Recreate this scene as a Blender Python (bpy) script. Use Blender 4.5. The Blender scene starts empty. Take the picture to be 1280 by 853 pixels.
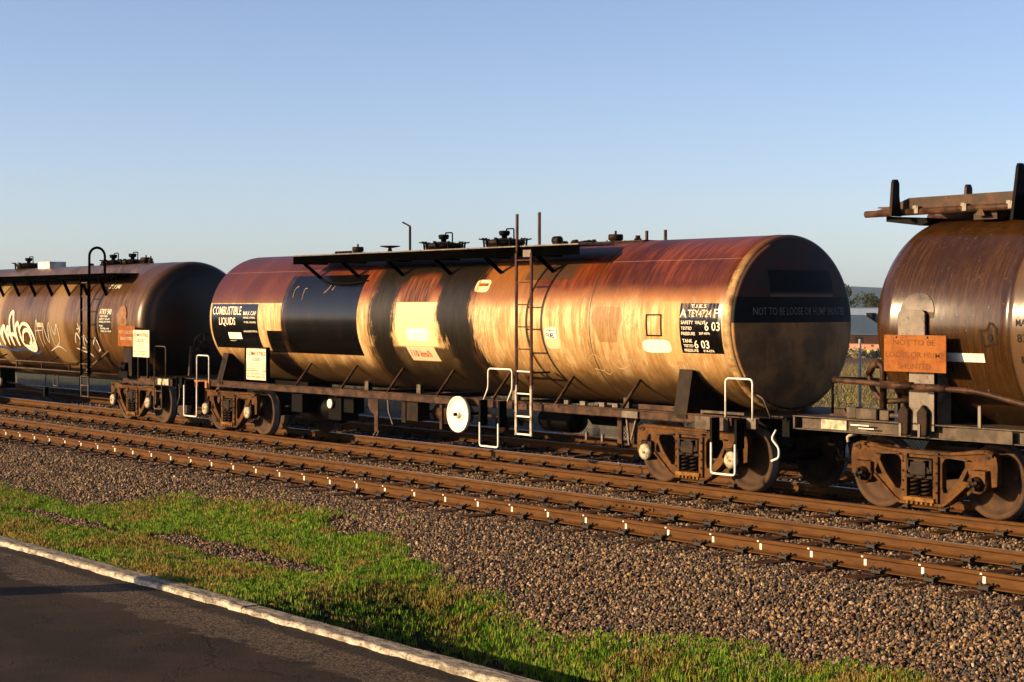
import bpy, bmesh, math, random
from mathutils import Vector, Matrix, noise
random.seed(7)
R = math.radians
sc = bpy.context.scene
COL = sc.collection

# ------------------------------------------------------------------ camera, world, sun
cd = bpy.data.cameras.new('camera'); cam = bpy.data.objects.new('camera', cd); COL.objects.link(cam)
cam.location = (0, 0, 2.6)
TH = math.atan(1700/2200)
cam.rotation_euler = (R(90), 0, math.pi/2 - TH)
cd.sensor_width = 36; cd.lens = 2200/1280*36
cd.shift_y = -44.5/1280
cd.clip_start = 0.1; cd.clip_end = 9000
sc.camera = cam

SUN_EL, SUN_X, SUN_Y = R(13.6), -0.40, -0.915
w = bpy.data.worlds.new('World'); sc.world = w; w.use_nodes = True
nt = w.node_tree; bg = nt.nodes['Background']
sky = nt.nodes.new('ShaderNodeTexSky'); sky.sky_type = 'NISHITA'; sky.sun_disc = False
sky.sun_elevation = SUN_EL; sky.sun_rotation = math.atan2(SUN_X, SUN_Y)
sky.altitude = 0; sky.air_density = 0.66; sky.dust_density = 0.9; sky.ozone_density = 1.5
wb = nt.nodes.new('ShaderNodeVectorMath'); wb.operation = 'MULTIPLY'; wb.inputs[1].default_value = (1.05, .945, .985)   # camera white balance
nt.links.new(sky.outputs[0], wb.inputs[0]); nt.links.new(wb.outputs[0], bg.inputs[0]); bg.inputs[1].default_value = 0.077
sl = bpy.data.lights.new('sun', 'SUN'); so = bpy.data.objects.new('sun', sl); COL.objects.link(so)
sl.energy = 5.0; sl.angle = R(0.5); sl.color = (1.0, 0.69, 0.36)
sd = Vector((SUN_X*math.cos(SUN_EL), SUN_Y*math.cos(SUN_EL), math.sin(SUN_EL))).normalized()
so.rotation_euler = sd.to_track_quat('Z', 'Y').to_euler(); so.location = (-20, -20, 30)
sc.view_settings.view_transform = 'Standard'; sc.view_settings.look = 'None'
HAZE = 6.5e-5
sc.view_settings.exposure = 1.42; sc.view_settings.gamma = 1.0
sc.cycles.use_denoising = True
sc.cycles.max_bounces = 5; sc.cycles.diffuse_bounces = 2; sc.cycles.glossy_bounces = 3

# ------------------------------------------------------------------ node expressions
class Mt:
    deep = True
    def __init__(s, name, rough=0.6, metal=0.0, spec=0.08):
        s.m = bpy.data.materials.new(name); s.m.use_nodes = True
        s.t = s.m.node_tree; s.b = s.t.nodes['Principled BSDF']
        s.b.inputs['Roughness'].default_value = rough; s.b.inputs['Metallic'].default_value = metal
        s.b.inputs['Specular IOR Level'].default_value = spec
        s._c = None
    def node(s, ty, **k):
        n = s.t.nodes.new(ty)
        for a, v in k.items(): setattr(n, a, v)
        return n
    def put(s, sock, v):
        if isinstance(v, X): s.t.links.new(v.s, sock)
        elif isinstance(v, (tuple, list)):
            if len(sock.default_value) == 4 and len(v) == 3:
                if not (v[0] == v[1] == v[2]):      # contrast curve put into the colours: dark ones are scaled down further
                    L_ = .3*v[0]+.6*v[1]+.1*v[2]; k_ = min(1.0, (L_/.55)**.40) if s.deep else .72
                    v = tuple(q*k_ for q in v)
                v = (*v, 1)
            sock.default_value = v
        else: sock.default_value = v
    def math(s, op, a, b=0.0, c=None, clamp=False):
        n = s.node('ShaderNodeMath', operation=op, use_clamp=clamp)
        s.put(n.inputs[0], a); s.put(n.inputs[1], b)
        if c is not None: s.put(n.inputs[2], c)
        return X(s, n.outputs[0])
    def coord(s, which='Object'):
        n = s.node('ShaderNodeTexCoord'); return X(s, n.outputs[which])
    def pos(s):
        n = s.node('ShaderNodeNewGeometry'); return X(s, n.outputs['Position'])
    def sep(s, v):
        n = s.node('ShaderNodeSeparateXYZ'); s.put(n.inputs[0], v)
        return [X(s, n.outputs[i]) for i in range(3)]
    def comb(s, x, y, z):
        n = s.node('ShaderNodeCombineXYZ')
        for i, v in enumerate((x, y, z)): s.put(n.inputs[i], v)
        return X(s, n.outputs[0])
    def noise(s, vec, scale, detail=4, rough=0.6, dist=0.0, col=False):
        n = s.node('ShaderNodeTexNoise'); s.put(n.inputs['Vector'], vec)
        n.inputs['Scale'].default_value = scale; n.inputs['Detail'].default_value = detail
        n.inputs['Roughness'].default_value = rough; n.inputs['Distortion'].default_value = dist
        return X(s, n.outputs[1 if col else 0])
    def voro(s, vec, scale, feature='F1', out='Distance'):
        n = s.node('ShaderNodeTexVoronoi', feature=feature); s.put(n.inputs['Vector'], vec)
        n.inputs['Scale'].default_value = scale
        return X(s, n.outputs[out])
    def scale(s, v, k):
        n = s.node('ShaderNodeVectorMath', operation='MULTIPLY'); s.put(n.inputs[0], v); n.inputs[1].default_value = k
        return X(s, n.outputs[0])
    def ss(s, v, a, b):       # smooth 0..1 as v goes a->b
        n = s.node('ShaderNodeMapRange', interpolation_type='SMOOTHSTEP')
        s.put(n.inputs['Value'], v); s.put(n.inputs['From Min'], a); s.put(n.inputs['From Max'], b)
        return X(s, n.outputs[0])
    def box(s, v, a, b, e=0.01):
        return s.ss(v, a-e, a+e) * (1 - s.ss(v, b-e, b+e))
    def mix(s, f, a, b):
        n = s.node('ShaderNodeMix', data_type='RGBA')
        s.put(n.inputs[0], f); s.put(n.inputs[6], a); s.put(n.inputs[7], b)
        return X(s, n.outputs[2])
    def bump(s, h, strength=0.3, dist=0.01):
        n = s.node('ShaderNodeBump'); n.inputs['Strength'].default_value = strength; n.inputs['Distance'].default_value = dist
        s.put(n.inputs['Height'], h); s.t.links.new(n.outputs[0], s.b.inputs['Normal'])
    def rand(s):
        n = s.node('ShaderNodeObjectInfo'); return X(s, n.outputs['Random'])
    def out(s, col=None, rough=None, metal=None):
        if col is not None: s.put(s.b.inputs['Base Color'], col)
        if rough is not None: s.put(s.b.inputs['Roughness'], rough)
        if metal is not None: s.put(s.b.inputs['Metallic'], metal)
        return s.m
class X:
    def __init__(s, m, sock): s.m, s.s = m, sock
    def __add__(a, b): return a.m.math('ADD', a, b)
    __radd__ = __add__
    def __sub__(a, b): return a.m.math('SUBTRACT', a, b)
    def __rsub__(a, b): return a.m.math('SUBTRACT', b, a)
    def __mul__(a, b): return a.m.math('MULTIPLY', a, b)
    __rmul__ = __mul__
    def mx(a, b): return a.m.math('MAXIMUM', a, b)
    def mn(a, b): return a.m.math('MINIMUM', a, b)

def metalish(name, c1, c2, rough=0.6, sc_=6, bump=0.25, c3=None, spec=0.10):
    m = Mt(name, rough, 0.0, spec); p = m.pos()
    n = m.noise(p, sc_, 6, 0.65); col = m.mix(m.ss(n, .38, .64), c1, c2)
    if c3: col = m.mix(m.ss(m.noise(p, sc_*3.1, 4, .6), .56, .68), col, c3)
    m.bump(m.noise(p, 60, 3, .6), bump, .004)
    return m.out(col, m.ss(n, 0, 1)*.3 + (rough-.15))
def plain(name, c, rough=0.6, bump=0.0):
    m = Mt(name, rough); p = m.pos(); n = m.noise(p, 9, 5, .6)
    col = m.mix(m.ss(n, .35, .75), c, tuple(v*.72 for v in c))
    if bump: m.bump(m.noise(p, 40, 3, .6), bump, .004)
    return m.out(col)

M = {}
M['dark'] = metalish('grimy_black_steel', (.005, .0042, .004), (.012, .009, .007), .6, 5, spec=.05)
M['black'] = metalish('matt_black_paint', (.003, .0026, .0024), (.006, .005, .004), .85, 5, spec=.0)
M['darkbrown'] = metalish('oily_brown_steel', (.022, .013, .008), (.06, .032, .017), .6, 5, spec=.08)
M['frame'] = metalish('rusty_brown_frame_paint', (.055, .027, .015), (.125, .060, .032), .5, 5, c3=(.035, .02, .013))
M['bogie'] = metalish('rust_dusted_bogie_casting', (.10, .045, .015), (.165, .075, .025), .75, 5, c3=(.055, .026, .011), spec=.08)
M['wheel'] = metalish('brown_dusty_wheel_steel', (.065, .031, .014), (.115, .058, .026), .75, 4, .1, spec=.2)
M['tread'] = metalish('worn_bright_wheel_tread', (.16, .15, .14), (.25, .23, .21), .35, 5, .05, spec=.5)
M['spring'] = metalish('greasy_spring_steel', (.022, .013, .008), (.06, .032, .015), .5, 7)
M['yellow'] = metalish('faded_yellow_paint', (.26, .12, .018), (.12, .05, .014), .6, 8)
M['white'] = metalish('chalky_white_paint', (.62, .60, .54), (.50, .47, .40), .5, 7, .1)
M['cap'] = metalish('cream_axle_cap_paint', (.42, .37, .27), (.24, .20, .14), .5, 12, .1)
M['cream'] = metalish('cream_sign_enamel', (.56, .49, .36), (.44, .37, .26), .45, 4, .05)
M['orange'] = metalish('faded_orange_sign_paint', (.31, .095, .0080), (.24, .066, .007), .55, 5, .05, c3=(.20, .055, .012))
M['stencil'] = plain('white_stencil_paint', (.66, .60, .48), .5)
M['faint'] = plain('faded_grey_stencil_paint', (.22, .20, .17), .6)
M['dimtext'] = plain('dirty_tan_stencil_paint', (.25, .19, .12), .6)
M['redtext'] = plain('red_stencil_paint', (.48, .07, .03), .5)
M['brownprint'] = plain('brown_printed_lettering', (.07, .028, .016), .6)
M['blacktext'] = plain('black_stencil_paint', (.02, .016, .013), .5)
M['ladder'] = metalish('red_brown_ladder_paint', (.07, .022, .014), (.12, .045, .028), .5, 6)
M['concrete_fade'] = metalish('grey_primer_steel', (.085, .062, .044), (.15, .112, .08), .5, 6)
M['silver'] = metalish('worn_silver_paint', (.20, .16, .12), (.12, .085, .06), .35, 4, .1, c3=(.08, .045, .025), spec=.4)

def rust_rail():
    m = Mt('rusty_rail_side', .62); p = m.pos(); n = m.noise(m.scale(p, (1, 6, 6)), 3, 6, .7)
    c = m.mix(m.ss(n, .3, .7), (.098, .040, .0095), (.158, .068, .017))
    c = m.mix(m.ss(m.noise(m.scale(p, (.35, 1, 1)), 4, 5, .6), .58, .72)*.6, c, (.065, .028, .012))
    m.bump(m.noise(p, 90, 3, .6), .3, .003)
    return m.out(c)
M['rail'] = rust_rail()
M['railhead'] = metalish('polished_rail_head', (.26, .22, .19), (.34, .29, .25), .3, 3, .05, spec=.6)
M['railtop'] = metalish('rust_filmed_rail_head', (.15, .064, .018), (.10, .042, .012), .5, 3, .05)
M['clip'] = metalish('black_rail_clip_steel', (.008, .005, .004), (.02, .011, .007), .6, 20, spec=.3)
M['sleeper'] = metalish('rust_stained_sleeper', (.06, .030, .015), (.13, .055, .022), .8, 9, .5)

# ------------------------------------------------------------------ mesh builder (world coordinates)
class MB:
    def __init__(s): s.v = []; s.f = []; s.sm = []; s.mi = []
    def add(s, vs, fs, smooth=False, mi=0):
        b = len(s.v); s.v += [tuple(v) for v in vs]
        for f in fs: s.f.append(tuple(i+b for i in f)); s.sm.append(smooth); s.mi.append(mi)
        return s
    def box(s, x0, x1, y0, y1, z0, z1, mi=0):
        v = [(x, y, z) for x in (x0, x1) for y in (y0, y1) for z in (z0, z1)]
        return s.add(v, [(0,1,3,2),(4,6,7,5),(0,4,5,1),(2,3,7,6),(0,2,6,4),(1,5,7,3)], mi=mi)
    def bar(s, a, b, w, h=None, up=(0,0,1)):
        h = h or w; a = Vector(a); b = Vector(b); d = (b-a).normalized(); u = Vector(up)
        if abs(d.dot(u)) > .95: u = Vector((1, 0, 0))
        r = d.cross(u).normalized(); u = r.cross(d).normalized()
        v = []
        for p in (a, b):
            for i, j in ((-1,-1),(1,-1),(1,1),(-1,1)): v.append(p + r*(i*w/2) + u*(j*h/2))
        return s.add(v, [(0,1,2,3)[::-1],(4,5,6,7),(0,1,5,4),(1,2,6,5),(2,3,7,6),(3,0,4,7)])
    def tube(s, pts, r, n=8, closed=False, smooth=True):
        P = [Vector(p) for p in pts]; N = len(P); base = len(s.v); rr = None; vs = []
        for i, p in enumerate(P):
            if closed: d = (P[(i+1) % N] - P[i-1]).normalized()
            else: d = (P[min(i+1, N-1)] - P[max(i-1, 0)]).normalized()
            if rr is None:
                u = Vector((0, 0, 1)) if abs(d.z) < .9 else Vector((1, 0, 0))
                rr = d.cross(u).normalized()
            rr = (rr - d*rr.dot(d)).normalized(); uu = d.cross(rr)
            k = 1.0
            if not closed and 0 < i < N-1:
                cs = (P[i]-P[i-1]).normalized().dot((P[i+1]-P[i]).normalized()); k = 1/max(.6, math.sqrt(max(0, (1+cs)/2)))
            for j in range(n):
                a = 2*math.pi*j/n; vs.append(p + (rr*math.cos(a) + uu*math.sin(a))*r*k)
        fs = []
        for i in range(N if closed else N-1):
            i2 = (i+1) % N
            for j in range(n): fs.append((i*n+j, i*n+(j+1) % n, i2*n+(j+1) % n, i2*n+j))
        if not closed: fs += [tuple(range(n))[::-1], tuple(range((N-1)*n, N*n))]
        return s.add(vs, fs, smooth)
    def lathe(s, prof, c, axis='y', n=32, smooth=True, mi=0, caps=True):   # prof [(r, offset along axis)]
        vs = []; c = Vector(c)
        for r, a in prof:
            for j in range(n):
                t = 2*math.pi*j/n; p, q = r*math.cos(t), r*math.sin(t)
                vs.append(c + Vector({'x': (a, p, q), 'y': (q, a, p), 'z': (p, q, a)}[axis]))
        fs = []
        for i in range(len(prof)-1):
            for j in range(n): fs.append((i*n+j, i*n+(j+1) % n, (i+1)*n+(j+1) % n, (i+1)*n+j))
        if caps and prof[0][0] > 1e-4: fs.append(tuple(range(n))[::-1])
        if caps and prof[-1][0] > 1e-4: fs.append(tuple(range((len(prof)-1)*n, len(prof)*n)))
        return s.add(vs, fs, smooth, mi)
    def prism(s, poly, a, b, plane='xz', holes=()):     # polygon with holes extruded along the third axis
        bm = bmesh.new(); ed = []
        for lp in (poly, *holes):
            vv = [bm.verts.new((p[0], p[1], 0)) for p in lp]
            ed += [bm.edges.new((vv[i], vv[(i+1) % len(vv)])) for i in range(len(vv))]
        bmesh.ops.triangle_fill(bm, edges=ed, use_beauty=True)
        bm.verts.index_update(); V2 = [v.co.copy() for v in bm.verts]; n = len(V2)
        F = [[v.index for v in f.verts] for f in bm.faces]
        B = [(e.verts[0].index, e.verts[1].index) for e in bm.edges if len(e.link_faces) == 1]
        bm.free()
        mp = {'xz': lambda p, t: (p.x, t, p.y), 'yz': lambda p, t: (t, p.x, p.y), 'xy': lambda p, t: (p.x, p.y, t)}[plane]
        vs = [mp(p, a) for p in V2] + [mp(p, b) for p in V2]
        fs = [tuple(f) for f in F] + [tuple(i+n for i in f)[::-1] for f in F] + [(i, j, j+n, i+n) for i, j in B]
        return s.add(vs, fs)

def wloc(o):
    v = Vector((0, 0, 0))
    while o: v += o.location; o = o.parent
    return v
def obj(name, mb, mat, parent=None, bevel=0, loc=None):
    o0 = wloc(parent) if parent else Vector(loc or (0, 0, 0))
    me = bpy.data.meshes.new(name)
    me.from_pydata([(v[0]-o0.x, v[1]-o0.y, v[2]-o0.z) for v in mb.v], [], mb.f)
    for m in (mat if isinstance(mat, (list, tuple)) else [mat]): me.materials.append(m) if m else None
    me.polygons.foreach_set('use_smooth', mb.sm); me.polygons.foreach_set('material_index', mb.mi)
    bm = bmesh.new(); bm.from_mesh(me); bmesh.ops.recalc_face_normals(bm, faces=bm.faces); bm.to_mesh(me); bm.free()
    me.update()
    o = bpy.data.objects.new(name, me); COL.objects.link(o)
    if parent: o.parent = parent
    else: o.location = o0
    if any(mb.sm):
        pass
    if bevel:
        md = o.modifiers.new('bevel', 'BEVEL'); md.width = bevel; md.segments = 2; md.limit_method = 'ANGLE'; md.angle_limit = R(40)
    return o
def tag(o, label=None, cat=None, group=None, kind=None):
    if label: o['label'] = label
    if cat: o['category'] = cat
    if group: o['group'] = group
    if kind: o['kind'] = kind
    return o
def empty(name, loc, parent=None):
    o = bpy.data.objects.new(name, None); COL.objects.link(o); o.empty_display_size = .2
    if parent: o.parent = parent; o.location = Vector(loc) - wloc(parent)
    else: o.location = loc
    return o
def copy_tree(o, parent=None):
    c = o.copy(); COL.objects.link(c)
    if parent: c.parent = parent; c.matrix_parent_inverse = Matrix()
    for ch in list(o.children): copy_tree(ch, c)
    return c

# ------------------------------------------------------------------ terrain
YC = 18.42                       # centre line of the train's track, y; rail tops are z = 0
RAILS = [14.19, 15.62, 17.70, 19.14, 21.20, 22.635]
def sst(a, b, x):
    t = min(1, max(0, (x-a)/(b-a))); return t*t*(3-2*t)
def lerp_table(T, x):
    if x <= T[0][0]: return T[0][1]
    for (a, p), (b, q) in zip(T, T[1:]):
        if x <= b: return p + (q-p)*(x-a)/(b-a)
    return T[-1][1]
EDGE = [(-60, 11.9), (-31, 11.6), (-27.6, 11.55), (-25.6, 11.3), (-25.0, 12.4), (-23.2, 12.85), (-20.6, 13.05), (-19.0, 12.8),
        (-17.9, 12.2), (-17.0, 11.9), (-15.6, 11.6), (-14.2, 11.45), (-12.6, 11.7), (-11.4, 11.85), (-9.7, 11.9), (-8.7, 11.6), (-7.6, 10.8), (-5, 10.0), (0, 9.3), (30, 9.2)]
def zver(x, y):                  # verge and ballast height
    n = noise.noise(Vector((x*.9, y*.9, 3))) * .035 + noise.noise(Vector((x*3.1, y*3.1, 9))) * .015
    gz = -.53 - .74*sst(-16.6, -14.2, x) * (1 - sst(10.4, 11.8, y)*.75) + n*(.4 if y < 9.5 else 1)
    mound = .12*math.exp(-((x+21)/3.2)**2)*sst(10.2, 12.2, y); gz += mound
    bz = -.21 - .40*sst(13.55, 10.9, y)*1.0 + n*.5
    if y > 23.0: bz = -.21 - .25*sst(23.2, 24.4, y) + n*.5
    if y > 13.4: return bz
    k = sst(10.6, 13.4, y); return gz*(1-k) + bz*k
def grid(x0, x1, dx, y0, y1, dy, zf):
    nx = int(round((x1-x0)/dx)); ny = int(round((y1-y0)/dy)); v = []; f = []
    for j in range(ny+1):
        for i in range(nx+1):
            x = x0+i*(x1-x0)/nx; y = y0+j*(y1-y0)/ny; v.append((x, y, zf(x, y)))
    for j in range(ny):
        for i in range(nx):
            a = j*(nx+1)+i; f.append((a, a+1, a+nx+2, a+nx+1))
    return MB().add(v, f, True)
def gfar(x, y):                  # the field behind the railway falls away to the far buildings
    z = -.46 - 1.9*sst(28, 125, y) - 1.3*sst(134, 190, y)
    return z + (noise.noise(Vector((x*.05, y*.05, 1)))*.15 if y > 30 else 0)

def m_ballast():
    m = Mt('ballast_bed_between_stones', .95, 0, .1); p = m.pos()
    v = m.voro(p, 24, out='Color'); s = m.sep(v)[0]; d = m.voro(p, 24)
    c = m.mix(s, (.045, .029, .019), (.10, .066, .044)); c = m.mix(m.ss(d, .3, .75), c, (.014, .009, .006))
    m.bump(1-d, 1.0, .03); return m.out(c)
def m_soil():
    m = Mt('grassy_soil', .95); p = m.pos()
    a = m.noise(p, 1.3, 5, .6); b = m.noise(p, 14, 5, .7)
    c = m.mix(m.ss(a, .4, .6), (.030, .038, .008), (.05, .036, .014)); c = m.mix(m.ss(b, .5, .7), c, (.016, .014, .006))
    m.bump(b, .8, .03); return m.out(c)
def m_field():
    m = Mt('dry_grass_field', .95); m.deep = False; p = m.pos(); s = m.sep(p)
    a = m.noise(p, .25, 5, .6); b = m.noise(m.scale(p, (1, .5, 1)), 3.0, 6, .7)
    c = m.mix(m.ss(a, .35, .65), (.20, .17, .06), (.10, .12, .035)); c = m.mix(m.ss(b, .45, .7), c, (.06, .055, .022))
    c = m.mix(m.ss(s[1], 29.5, 28), c, m.mix(m.ss(b, .4, .7), (.007, .0065, .006), (.016, .014, .012)))  # gravel strip behind the tracks; the train's shadow is painted into its colour
    c = m.mix(m.ss(s[1], 108, 116)*(1-m.ss(s[1], 150, 170)), c, (.16, .09, .05))
    m.bump(b, .8, .08); return m.out(c)

def zlow(x, y):
    if y < 24.2: return -1.1 if y < 24 else -.9
    return gfar(x, y)
xs = [-2500, -1200, -600, -300, -200, -150, -120] + [-100+5*i for i in range(25)] + [40, 80, 160, 400, 1200, 2500]
ys = [-900, -300, -60, 0, 23.9, 24.25, 25, 26, 28, 30, 33, 36, 40, 45, 50, 56, 62, 70, 80, 90, 100, 110, 120, 130, 140, 150, 170, 200, 260, 400, 700, 1200, 2000, 3200, 5200]
v = [(x, y, zlow(x, y)) for y in ys for x in xs]; nx = len(xs)
f = [(j*nx+i, j*nx+i+1, (j+1)*nx+i+1, (j+1)*nx+i) for j in range(len(ys)-1) for i in range(nx-1)]
tag(obj('ground', MB().add(v, f, True), m_field()), kind='structure')
tag(obj('ballast_bed', grid(-120, 30, .5, 10.4, 24.5, .15, lambda x, y: zver(x, y)-(.03 if y < 12 else 0)), m_ballast()), kind='structure')
tag(obj('verge', grid(-60, 20, .2, 9.0, 13.2, .1, lambda x, y: zver(x, y) - (.0 if y < lerp_table(EDGE, x) else .06)), m_soil()), kind='structure')

def m_asphalt():
    m = Mt('old_asphalt', .9, 0, .15); p = m.pos(); s = m.sep(p)
    f = m.noise(p, 42, 5, .8); g = m.noise(p, .8, 5, .6); e = m.noise(p, 2.6, 5, .6)
    # smooth older patch further from the kerb, coarse chip strip beside it
    edge = m.ss(s[1] + (e-.5)*.9 + m.ss(s[0], -13, -17)*.0, 7.95, 8.05)
    coarse = m.mix(m.ss(f, .42, .66), (.030, .022, .015), (.30, .215, .135))
    old = m.mix(m.ss(g, .4, .65), (.045, .028, .018), (.080, .050, .033)); old = m.mix(m.ss(f, .55, .75)*.5, old, (.06, .042, .028))
    c = m.mix(edge, old, coarse)
    near = m.box(s[1]+(e-.5)*.12, 8.62, 8.9, .05); c = m.mix(near*.75, c, (.026, .021, .016))
    cr = m.voro(m.comb(s[0] + (e-.5)*1.2, s[1] + (g-.5)*1.2, 0), .55, 'DISTANCE_TO_EDGE')
    crack = 1 - m.ss(cr, .006, .022); c = m.mix(crack*.45, c, (.016, .012, .009))
    m.bump(f*1.3 - crack*.6 + edge*.5, 1.0, .014)
    return m.out(c)
tag(obj('asphalt_path', grid(-60, 20, .25, -12, 8.87, .25, lambda x, y: -.565 + .02*noise.noise(Vector((x*.5, y*.5, 2))) + (.018*sst(8.3, 8.0, y))), m_asphalt()), kind='structure')

def m_kerb():
    m = Mt('weathered_pale_concrete', .85); p = m.pos()
    a = m.noise(m.scale(p, (1, 3, 2)), 5, 7, .75); b = m.noise(p, 40, 4, .7)
    c = m.mix(m.ss(a, .36, .62), (.20, .175, .14), (.50, .45, .37)); c = m.mix(m.ss(b, .55, .66)*.8, c, (.08, .066, .05))
    tp = m.ss(m.sep(p)[2] + (b-.5)*.01, -.520, -.508); c = m.mix(tp*.75, c, m.mix(m.ss(a + (b-.5)*.6, .38, .62), (.10, .088, .07), (.30, .27, .22)))
    m.bump(b + a, 1.0, .018); return m.out(c)
ker = empty('kerb', (-20, 8.96, -.5))
tag(ker, 'long white weathered concrete kerb between the dark asphalt path and the grass', 'kerb')
MK = m_kerb()
x = -58.0; k = 0
while x < 14:
    L = 3.0; vs = []; fs = []; n = 24
    dz = random.uniform(-.008, .008)
    for i in range(n+1):
        xx = x + (L-.012)*i/n; j = noise.noise(Vector((xx*2.2, 1, 5))); j2 = noise.noise(Vector((xx*5, 7, 5)))
        yn = 8.85 + j*.040 + j2*.03 + (.05 if noise.noise(Vector((xx*1.3, 4, 9))) > .42 else 0); yf = 9.075 + j2*.008; zt = -.5 + dz + noise.noise(Vector((xx*3, 3, 3)))*.006
        vs += [(xx, yn-.004, -.72), (xx, yn, zt-.02+j*.008), (xx, yn+.02, zt), (xx, yf-.015, zt+.002), (xx, yf, zt-.015), (xx, yf+.006, -.95)]
    for i in range(n):
        for q in range(5): fs.append((i*6+q, i*6+q+1, i*6+q+7, i*6+q+6))
    fs += [(0,1,2,3,4,5), tuple(n*6+q for q in (5,4,3,2,1,0))]
    obj('kerb_stone', MB().add(vs, fs), MK, ker); x += L; k += 1

pil = MB().box(-21.6, -21.12, 1.35, 1.8, -.6, 1.42).box(-21.65, -21.07, 1.3, 1.85, 1.42, 1.5)  # unseen pillar added to throw a shadow band across the asphalt
tag(obj('shadow_caster_pillar', pil, MK, bevel=.02, loc=(-21.36, 1.57, -.58)), 'unseen square pillar with flat cap, added to cast a shadow band on the asphalt path', 'pillar')
# ------------------------------------------------------------------ tracks
def rail_mb(y, x0, x1):
    P = [(-.07,-.158),(-.07,-.148),(-.022,-.132),(-.009,-.118),(-.009,-.052),(-.020,-.042),(-.0355,-.036),(-.0365,-.012),(-.030,-.002),
         (-.016,0),(.016,0),(.030,-.002),(.0365,-.012),(.0355,-.036),(.020,-.042),(.009,-.052),(.009,-.118),(.022,-.132),(.07,-.148),(.07,-.158)]
    n = len(P); xs_ = [x0, x1]
    v = [(xx, y+p[0], p[1]) for xx in xs_ for p in P]
    mb = MB()
    for i in range(n):
        j = (i+1) % n
        top = i in (8, 9, 10)
        mb.add([v[i], v[j], v[n+j], v[n+i]], [(0,1,2,3)], False, 1 if top else 0)
    return mb.add([v[i] for i in range(n)], [tuple(range(n))]).add([v[n+i] for i in range(n)], [tuple(range(n))])
def clip_mb():                     # a sprung steel hook, built at origin; -y is the near side of the rail
    mb = MB(); pts = []
    for a in range(-60, 215, 25):
        t = R(a); pts.append((-.045 + .028*math.cos(t), -.105, -.128 + .026*math.sin(t)))
    pts = pts[::-1]
    pts = pts + [(.0, -.10, -.148), (.03, -.085, -.135), (.055, -.06, -.118), (.085, -.055, -.105), (.10, -.09, -.108)]
    mb.tube(pts, .011, 5)
    mb.box(-.045, .075, -.125, -.072, -.175, -.128)
    mb.box(.03, .07, -.10, -.045, -.15, -.118)
    return mb
clip_src = obj('rail_clip', clip_mb(), M['clip'])
def sleeper_mb():
    mb = MB(); mb.box(-.115, .115, -1.25, 1.25, -.33, -.172)
    return mb
sl_me = obj('sleeper', sleeper_mb(), M['sleeper'], bevel=.01)
pad_src = obj('rail_pad', MB().box(-.12, .05, -.20, .20, -.172, -.160), M['sleeper'])
X0S = -24.712
tlabels = ['nearest rusty railway track with white marks along its front rail',
           'middle railway track carrying the tank wagons', 'dark farther railway track shadowed behind the tank wagons']
for ti in range(3):
    ya, yb = RAILS[2*ti], RAILS[2*ti+1]; ym = (ya+yb)/2
    tr = empty('railway_track', (X0S, ym, 0)); tag(tr, tlabels[ti], 'railway track', 'parallel railway tracks')
    for yy in (ya, yb):
        obj('rail', rail_mb(yy, -230, 60), [M['rail'], M['railtop'] if yy == ya else M['railhead']], tr)
    off = (0, .22, .4)[ti]
    lo, hi = (-31, 26)
    for k in range(lo, hi):
        xx = k*.6653 + off
        s = sl_me.copy(); COL.objects.link(s); s.parent = tr; s.location = (xx, 0, 0)
        for yy in (ya, yb):
            for side in (1, -1):
                c = clip_src.copy(); COL.objects.link(c); c.parent = tr; c.location = (xx + random.uniform(-.01, .01), yy-ym, random.uniform(-.004, .004))
                c.rotation_euler = (0, random.uniform(-.05, .05), 0 if side == 1 else math.pi)
            c = pad_src.copy(); COL.objects.link(c); c.parent = tr; c.location = (xx, yy-ym, 0)
    if ti == 0:                    # sun glints painted as white dabs on the front rail's web and head
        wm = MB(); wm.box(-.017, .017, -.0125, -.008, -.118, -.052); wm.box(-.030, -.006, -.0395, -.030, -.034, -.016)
        src = obj('glint_mark', wm, M['white'])
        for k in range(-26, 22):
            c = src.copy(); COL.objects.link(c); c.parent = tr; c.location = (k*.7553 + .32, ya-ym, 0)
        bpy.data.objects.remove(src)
        fp = MB()
        for sx in (-.33, -.2, -.07, .07, .2, .33): fp.lathe([(.014, -.04), (.014, -.0)], (-17.55+sx*1.0, yb-.012, -.085), 'y', 8)
        fp.box(-17.95, -17.15, yb-.024, yb-.009, -.112, -.060)
        obj('joint_plate', fp, M['rail'], tr)
    if ti == 1:
        fp = MB(); fp.box(-42.6, -41.9, ya-.03, ya-.009, -.115, -.055)
        for sx in (0, .15, .3, .45, .6): fp.lathe([(.016, -.045), (.016, -.0)], (-42.55+sx, ya-.02, -.085), 'y', 8)
        obj('joint_plate', fp, M['clip'], tr)
for o in (clip_src, sl_me, pad_src): bpy.data.objects.remove(o)

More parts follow.
